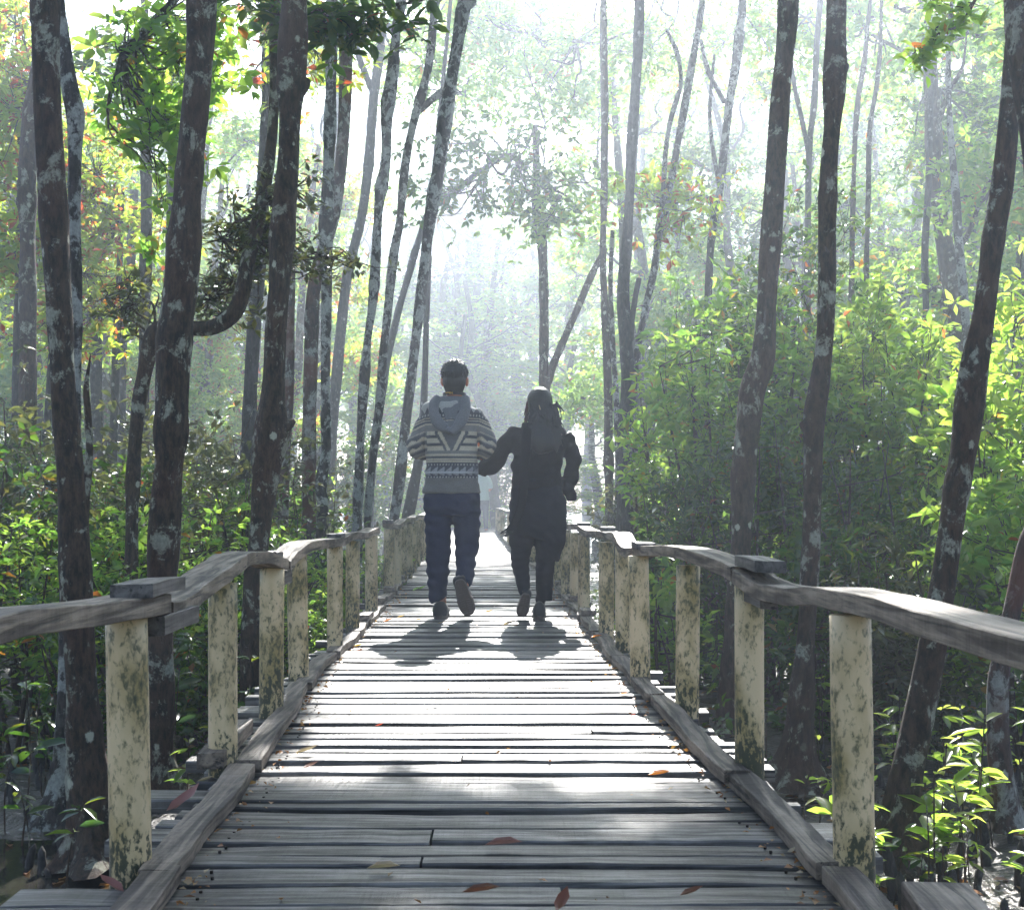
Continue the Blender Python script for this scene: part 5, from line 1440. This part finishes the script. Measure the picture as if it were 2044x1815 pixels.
# shoes: planted left, lifted right with its sole towards the camera
def shoe_flat(px, Y0, parent, hw=.05, L=.27, mat_=None, ang=0.0):
    mb = MB(); x = (px - CX) / F * Y0; 
    ca, sa = math.sin(ang), math.cos(ang)
    pts = [(0, .03, .85, .045), (.03, .045, .95, .06), (.09, .045, .95, .055), (.16, .035, 1.05, .04), (.22, .028, 1.0, .03), (L - .005, .022, .6, .018)]
    arr = catmull([(x + ca * a, Y0 - .07 + sa * a, z + .012, hw * w, h) for a, z, w, h in pts], 4)
    for i in range(len(arr) - 1): pass
    v, f = [], []; seg = 16
    for p in arr:
        for k in range(seg):
            t = 2 * math.pi * k / seg
            v.append((p[0] + math.cos(t) * p[3], p[1], max(.022, p[2] + math.sin(t) * p[4])))
    for i in range(len(arr) - 1):
        for k in range(seg): f.append((i * seg + k, i * seg + (k + 1) % seg, (i + 1) * seg + (k + 1) % seg, (i + 1) * seg + k))
    f.append(tuple(range(seg))[::-1]); f.append(tuple((len(arr) - 1) * seg + k for k in range(seg)))
    mb.add(v, f); s_ = mb.build("shoe", mat_ or SHOE, parent, smooth=True)
    sb = MB(); out_ = []
    for t in np.linspace(0, 2 * math.pi, 40, endpoint=False):
        a = L / 2 * (1 - math.cos(t)); w = hw * 1.08 * math.sin(t); w = math.copysign(abs(math.sin(t)) ** .6, math.sin(t)) * hw * (1.06 if a > L * .55 else .88)
        out_.append((x + ca * a + w, Y0 - .075 + sa * (a * 1.03)))
    v = [(a, b_, .001) for a, b_ in out_] + [(a, b_, .026) for a, b_ in out_]; n_ = len(out_)
    sb.add(v, [tuple(range(n_))[::-1], tuple(range(n_, 2 * n_))] + [(k, (k + 1) % n_, (k + 1) % n_ + n_, k + n_) for k in range(n_)])
    sb.build("sole", SOLE, s_)
    return s_
def shoe_up(heel, toe, hw, parent, roll=0.0, mat_=None):
    """lifted foot: heel and toe points, sole facing the camera"""
    h, t_ = Vector(heel), Vector(toe); d = (t_ - h); L = d.length; d.normalize()
    back = Vector((0, -1, 0)); nrm = (back - d * back.dot(d)).normalized()      # out of the sole
    side = d.cross(nrm).normalized()
    def pt(a, s_, o_): return tuple(h + d * a + side * s_ + nrm * o_)
    sb = MB(); o2 = []
    for t in np.linspace(0, 2 * math.pi, 56, endpoint=False):
        a = L / 2 * (1 - math.cos(t)); w = math.copysign(abs(math.sin(t)) ** .55, math.sin(t)) * hw * (1.0 if a > L * .55 else .80 + .2 * abs(a / L - .3))
        w *= 1 + .035 * math.sin(t * 28)
        o2.append((a, w))
    n_ = len(o2)
    v = [pt(a, w, -.004) for a, w in o2] + [pt(a, w, .012) for a, w in o2] + [pt(a * .94 + L * .03, w * .86, .017) for a, w in o2]
    f = [tuple(range(n_))[::-1], tuple(range(2 * n_, 3 * n_))] + [(k, (k + 1) % n_, (k + 1) % n_ + n_, k + n_) for k in range(n_)] + [(k + n_, (k + 1) % n_ + n_, (k + 1) % n_ + 2 * n_, k + 2 * n_) for k in range(n_)]
    sb.add(v, f)
    for a in np.arange(.03, L - .02, .017):      # tread bars
        if .38 * L < a < .5 * L: continue
        w = hw * .62
        for s_ in (-1, 1):
            q0 = [pt(a, s_ * .006, .017), pt(a + .009, s_ * .006, .017), pt(a + .013, s_ * w, .017), pt(a + .004, s_ * w, .017)]
            q1 = [pt(a, s_ * .006, .021), pt(a + .009, s_ * .006, .021), pt(a + .013, s_ * w, .021), pt(a + .004, s_ * w, .021)]
            sb.add(q0 + q1, [(4, 5, 6, 7), (0, 1, 5, 4), (1, 2, 6, 5), (2, 3, 7, 6), (3, 0, 4, 7)])
    mb = MB(); v, f = [], []; seg = 16
    pr = catmull([(.0, .7, .03, -.02), (.03, .85, .05, -.03), (.09, .85, .05, -.035), (.16, .98, .035, -.025), (L - .03, .95, .025, -.018), (L, .55, .014, -.012)], 4)
    for p in pr:
        for k in range(seg):
            t = 2 * math.pi * k / seg; v.append(pt(p[0], math.cos(t) * p[1] * hw, min(-.003, p[3] + math.sin(t) * p[2])))
    for i in range(len(pr) - 1):
        for k in range(seg): f.append((i * seg + k, i * seg + (k + 1) % seg, (i + 1) * seg + (k + 1) % seg, (i + 1) * seg + k))
    f.append(tuple(range(seg))[::-1]); f.append(tuple((len(pr) - 1) * seg + k for k in range(seg)))
    mb.add(v, f); s_ = mb.build("shoe", mat_ or SHOE, parent, smooth=True)
    sb.build("sole", SOLE, s_)
    return s_
shoe_flat(879, PY, man, .053)
shoe_up(P(918, 1152, PY) + Vector((0, -.19, 0)), P(937, 1224, PY) + Vector((0, -.05, 0)), .053, man)

# -- the woman
mb = MB()
wc = head(mb, 1077, 808, s=.93, ears=False)
loft(mb, [(1077, 825, 12, .045), (1077, 842, 13, .048), (1076, 855, 20, .055)])
loft(mb, [(1076, 852, 24, .06), (1075, 870, 44, .075), (1071, 940, 38, .08), (1073, 1010, 46, .1), (1073, 1060, 44, .1)])
loft(mb, [(1026, 872, 11, .036), (1010, 895, 10, .034), (998, 915, 9.5, .032), (984, 924, 9, .03, .03), (970, 920, 7.5, .026, .05), (960, 908, 7, .024, .055)], 12)
loft(mb, [(1124, 870, 11, .036), (1135, 890, 10, .034), (1143, 920, 9, .032), (1142, 942, 9, .03, .03), (1137, 960, 8, .026, .06)], 12)
loft(mb, [(1050, 1050, 20, .075), (1040, 1100, 14, .05), (1040, 1130, 11, .042, -.01), (1043, 1152, 9, .036, -.05), (1046, 1176, 7, .03, -.10)], 12)
loft(mb, [(1095, 1050, 20, .075), (1090, 1110, 15, .055), (1086, 1160, 12, .045), (1079, 1195, 8.5, .034), (1077, 1220, 9, .035)], 12)
hand(mb, P(962, 909, PY) + Vector((0, .05, 0)), (-.35, .1, .75), 1, s=.9, curl=.45, upv=(.3, -1, 0))
hand(mb, P(1137, 960, PY) + Vector((0, .07, 0)), (-.2, .5, -.7), -1, s=.85, upv=(1, 0, 0))
wo_ = P(1078, 1236, PY); wo_.z = 0
wom = fuse(mb, "person", SKIN, origin=wo_, voxel=.006)
tag(wom, "long-haired woman in dark coat and leggings walking arm in arm, seen from behind", "person")
eye = MB()
for q in (-1, 1): ball(eye, np.array(wc) + [q * .029, .078, .012], .011, .009, .009, 10)
eye.build("eyes", HAIR, wom, smooth=True)
mb = MB()
loft(mb, [(1076, 845, 20, .07), (1076, 849, 32, .082), (1076, 855, 52, .094), (1075, 864, 63, .104), (1075, 876, 62, .112), (1073, 900, 54, .116), (1071, 930, 49, .116), (1071, 955, 50, .12), (1072, 975, 52, .124)], 30, sq=2.3)
loft(mb, [(1028, 868, 20, .066), (1013, 882, 18, .062), (1003, 898, 17.5, .058), (994, 914, 18, .056), (984, 925, 19, .056, .02), (972, 928, 21, .058, .045), (964, 928, 23, .058, .06)], 18)
loft(mb, [(966, 925, 14, .045, .05), (962, 940, 11, .04, .05), (961, 949, 7, .03, .05)], 12)
loft(mb, [(1124, 868, 18, .062), (1134, 886, 16.5, .058), (1141, 905, 16, .054), (1144, 925, 15, .05), (1142, 942, 15.5, .05, .02), (1136, 958, 15.5, .048, .04), (1132, 970, 15.5, .046, .05)], 18)
loft(mb, [(1124, 955, 11, .05, .02), (1133, 975, 13, .035, .02), (1138, 988, 13, .02, .02), (1141, 996, 11, .012, .02), (1142, 1000, 9, .01, .02)], 14)
jk = fuse(mb, "jacket", BLACK, wom, voxel=.006, smooth=2); wrinkle(jk, .0036, 42, 5)
mb = MB()
loft(mb, [(1071, 955, 48, .116), (1072, 985, 53, .125), (1073, 1015, 57, .13), (1074, 1045, 57.5, .13), (1073, 1062, 56.5, .126), (1071, 1074, 54, .12)], 28, sq=2.3)
loft(mb, [(1097, 1060, 33, .115), (1096, 1080, 31, .108), (1094, 1100, 27, .10), (1092, 1119, 23, .095)], 20)
loft(mb, [(1044, 1060, 28, .10), (1041, 1076, 25.5, .09), (1040, 1092, 22.5, .08)], 20)
tn = fuse(mb, "tunic", BLACK2, wom, voxel=.006, smooth=2); wrinkle(tn, .0022, 40, 6)
mb = MB()
loft(mb, [(1044, 1060, 26, .085), (1039, 1100, 20.5, .07), (1038, 1125, 18, .062), (1042, 1150, 15, .054, -.04), (1045, 1172, 12.5, .044, -.09), (1047, 1184, 9, .036, -.115)], 18)
loft(mb, [(1092, 1060, 24, .085), (1089, 1110, 20, .068), (1087, 1140, 18.5, .062), (1086, 1175, 17, .056), (1086, 1198, 15.5, .052)], 18)
loft(mb, [(1079, 1190, 10, .04), (1077, 1212, 9, .038)], 14)
lg = fuse(mb, "leggings", BLACK2, wom, voxel=.006, smooth=2); wrinkle(lg, .001, 80, 7)
shoe_flat(1076, PY - .04, wom, .043, .24, SHOE)
shoe_up(P(1050, 1180, PY) + Vector((0, -.15, 0)), P(1040, 1228, PY) + Vector((0, .0, 0)), .041, wom)
mb = MB(); c = np.array(wc)
ball(mb, c + [0, -.016, .030], .083, .098, .088, 24)
loft(mb, [(1077, 795, 25, .075, -.03), (1077, 815, 25.5, .075, -.04), (1077, 830, 23.5, .062, -.055), (1078, 845, 24, .05, -.075), (1079, 862, 27, .042, -.098), (1082, 880, 27, .034, -.115), (1084, 895, 22, .026, -.122), (1086, 905, 13, .016, -.124)], 20)
q = np.random.default_rng(13)
for i in range(260):
    a = q.uniform(-1, 1.25); x0 = 1079 + a * 25; y0 = q.uniform(800, 870)
    k = (y0 - 800) / 70
    p = [P(x0, y0, PY) + Vector((0, -.07 - .05 * k, 0)), P(x0 + q.normal() * 3 + (6 * a if a > 0 else 0), y0 + 20, PY) + Vector((0, -.11 - .02 * k, 0)), P(x0 + q.normal() * 5 + (10 * max(0, a)), y0 + q.uniform(28, 48), PY) + Vector((0, -.128, 0))]
    mb.tube([tuple(t) for t in p], [.006, .005, .0025], seg=5)
hw_ = mb; hr = fuse(mb, "hair", HAIR2, wom, voxel=.0042, smooth=1); mb = MB()
for i in range(64):      # loose strands over the right shoulder
    x0 = q.uniform(1096, 1104); y0 = q.uniform(838, 862)
    p = [P(x0, y0, PY) + Vector((0, -.07, 0)), P(x0 + q.uniform(3, 8), y0 + q.uniform(6, 14), PY) + Vector((0, -.10, 0)), P(x0 + q.uniform(8, 18), y0 + q.uniform(14, 30), PY) + Vector((0, -.115, 0))]
    mb.tube([tuple(t) for t in p], [.0055, .005, .0025], seg=5)
q2 = np.random.default_rng(41)
for i in range(34):      # strands breaking the outline on the left and at the crown
    x0 = q2.uniform(1050, 1056); y0 = q2.uniform(795, 828)
    p = [P(x0, y0, PY) + Vector((0, -.05, 0)), P(x0 - q2.uniform(1, 3), y0 + 12, PY) + Vector((0, -.06, 0)), P(x0 - q2.uniform(2, 9), y0 + q2.uniform(18, 30), PY) + Vector((0, -.07, 0))]
    mb.tube([tuple(t) for t in p], [.004, .003, .0015], seg=4)
HAIR3 = hair_mat('sunlit_hair_ends', (.03, .010, .006), (.12, .035, .02)); mb.build('loose_strands', HAIR3, hr, smooth=True)  # lighter red paints sunlight into the loose strands
cb = MB(); cb.beam([tuple(P(1075, 811, PY) + Vector((0, -.122, 0))), tuple(P(1077, 818, PY) + Vector((0, -.126, 0)))], .012, .006); cb.build("hair_clip", TAN, wom)
# scarf: hangs down the left of the back, fringe swinging out
mb = MB(); q = np.random.default_rng(17)
for i in range(5):
    o_ = i * 3.2
    loft(mb, [(1046 + o_, 846, 5, .012, -.09), (1044 + o_, 862, 5.5, .012, -.12), (1042 + o_ * .9, 900, 5, .01, -.128), (1040 + o_ * .8, 950, 5, .01, -.134), (1036 + o_ * .7, 1000, 5, .01, -.145), (1026 + o_ * .7, 1035, 4.5, .009, -.15), (1012 + o_ * .8, 1058, 4, .008, -.155)], 8)
sc1 = fuse(mb, "scarf", BLACK, wom, voxel=.0045, smooth=1)
mb = MB()
for i in range(26):
    x0, y0 = 1012 + q.uniform(0, 16), 1054 + q.uniform(-6, 6); L = q.uniform(.5, 1.0)
    p = [P(x0, y0, PY) + Vector((0, -.155, 0)), P(x0 - 8 * L, y0 + 8 * L + q.normal(), PY) + Vector((0, -.155, 0)), P(x0 - 17 * L + q.normal() * 2, y0 + 14 * L + q.normal() * 2, PY) + Vector((0, -.15, 0))]
    mb.tube([tuple(t) for t in p], [.0035, .003, .002], seg=4)
mb.build("fringe", BLACK, sc1)

# -- two faint walkers far down the path
def far_person(px, Y0, top_px, label, shirt, legs_, hz_=0.0, turn=0):
    k = Y0 / 8.5
    def R(x, y, w, d, dy=0.0):     # reuse reading pixels of a 1.68 m figure standing at 8.5 m, feet row 1232
        return ((x - CX) / F * 8.5 + 0, EYE - (y - HY) / F * 8.5, w / F * 8.5, d, dy)
    x0 = (px - CX) / F * Y0
    def L_(mb, rings, seg=14):
        rr = []
        for (x, y, w, d, *e) in rings:
            rr.append((CX + ((x - 903) / F * 8.5 + x0) / Y0 * F, HY + (y - HY - 2) * 8.5 / Y0 * 1.0 if False else HY - ((EYE - (y - HY - 2) / F * 8.5) - EYE) / Y0 * F, w * 8.5 / Y0, d, e[0] if e else 0))
        loft(mb, rr, seg, Y0=Y0)
    mb = MB()
    z = EYE - (757 - HY - 2) / F * 8.5
    c = np.array([x0, Y0, z])
    ball(mb, c, .074, .09, .1, 16); ball(mb, c + [0, .03, -.05], .05, .06, .05, 12); ball(mb, c + [0, .1, -.01], .012, .016, .018, 8)
    L_(mb, [(903, 775, 15, .05), (903, 800, 18, .055)])
    L_(mb, [(903, 800, 28, .06), (903, 830, 48, .08), (903, 920, 40, .09), (903, 1010, 44, .1)])
    arms = [[(858, 828, 14, .046), (842, 870, 13, .042), (836, 915, 11, .036, .03), (842, 960, 9, .03, .08)], [(948, 828, 14, .046), (966, 870, 13, .042), (970, 905, 11, .036, .05), (955, 925, 9, .03, .14)]]
    for a in arms: L_(mb, a, 10)
    lg_ = [[(878, 1010, 22, .08), (872, 1110, 17, .06), (868, 1170, 12, .045, .06), (866, 1222, 10, .04, .1)], [(928, 1010, 22, .08), (930, 1110, 17, .06), (932, 1170, 12, .045, -.06), (934, 1222, 10, .04, -.1)]]
    for a in lg_: L_(mb, a, 10)
    for (x, dy) in ((866, .15), (934, -.05)): ball(mb, np.array([x0 + (x - 903) / F * 8.5, Y0 + dy, .04]), .045, .12, .04, 12)
    hand(mb, Vector((x0 + (842 - 903) / F * 8.5, Y0 + .08, EYE - (960 - HY - 2) / F * 8.5)), (0, .3, -1), 1, s=.9)
    hand(mb, Vector((x0 + (955 - 903) / F * 8.5, Y0 + .14, EYE - (925 - HY - 2) / F * 8.5)), (-.3, .8, .2), -1, s=.9)
    o = fuse(mb, "person", SKIN, origin=Vector((x0, Y0, 0)), voxel=.01)
    tag(o, label, "person")
    mb = MB(); L_(mb, [(903, 800, 26, .07), (903, 812, 50, .095), (903, 840, 56, .11), (903, 920, 50, .115), (903, 1000, 56, .125)])
    for a in arms: L_(mb, [(x, y, w + 5, d + .016, *e) for (x, y, w, d, *e) in a[:3]], 12)
    fuse(mb, "shirt", shirt, o, voxel=.01)
    mb = MB(); L_(mb, [(903, 985, 52, .115), (903, 1030, 52, .11)])
    for a in lg_: L_(mb, [(x, y, w + 6, d + .015, *e) for (x, y, w, d, *e) in a], 12)
    fuse(mb, "trousers", legs_, o, voxel=.01)
    mb = MB(); ball(mb, c + [0, -.015, .03], .084, .096, .085, 16); fuse(mb, "hair", HAIR, o, voxel=.01)
far_person(962, 33.0, 930, "faint figure in a pale turquoise top far down the boardwalk between the couple", cloth("turquoise_shirt", (.34, .48, .50)), cloth("grey_trousers", (.12, .13, .17)))
far_person(766, 37.6, 930, "faint hazy figure in a blue shirt beyond the left railing among the slim trunks", cloth("blue_shirt", (.05, .09, .3)), cloth("dark_trousers", (.04, .04, .06)))
# ---------------------------------------------------------------- the misty air
bpy.context.view_layer.update()
TOP = max((o.matrix_world @ Vector(c)).z for o in scene.objects if o.type == 'MESH' for c in o.bound_box) + .4
print('haze top', TOP)
hb = MB(); hb.box((0, 80, (TOP - 2.5) / 2), (186, 206, TOP + 2.5))
hz = hb.build("haze", (lambda m: m)(bpy.data.materials.new("mist")))
tag(hz, kind="stuff")
m = hz.data.materials[0]; m.use_nodes = True
n = m.node_tree.nodes; l = m.node_tree.links
for x in list(n): n.remove(x)
out = n.new("ShaderNodeOutputMaterial"); pv = n.new("ShaderNodeVolumePrincipled")
pv.inputs["Color"].default_value = (.77, .85, 1.0, 1)
pv.inputs["Density"].default_value = 0.0064
pv.inputs["Anisotropy"].default_value = 0.74
l.new(pv.outputs[0], out.inputs["Volume"])
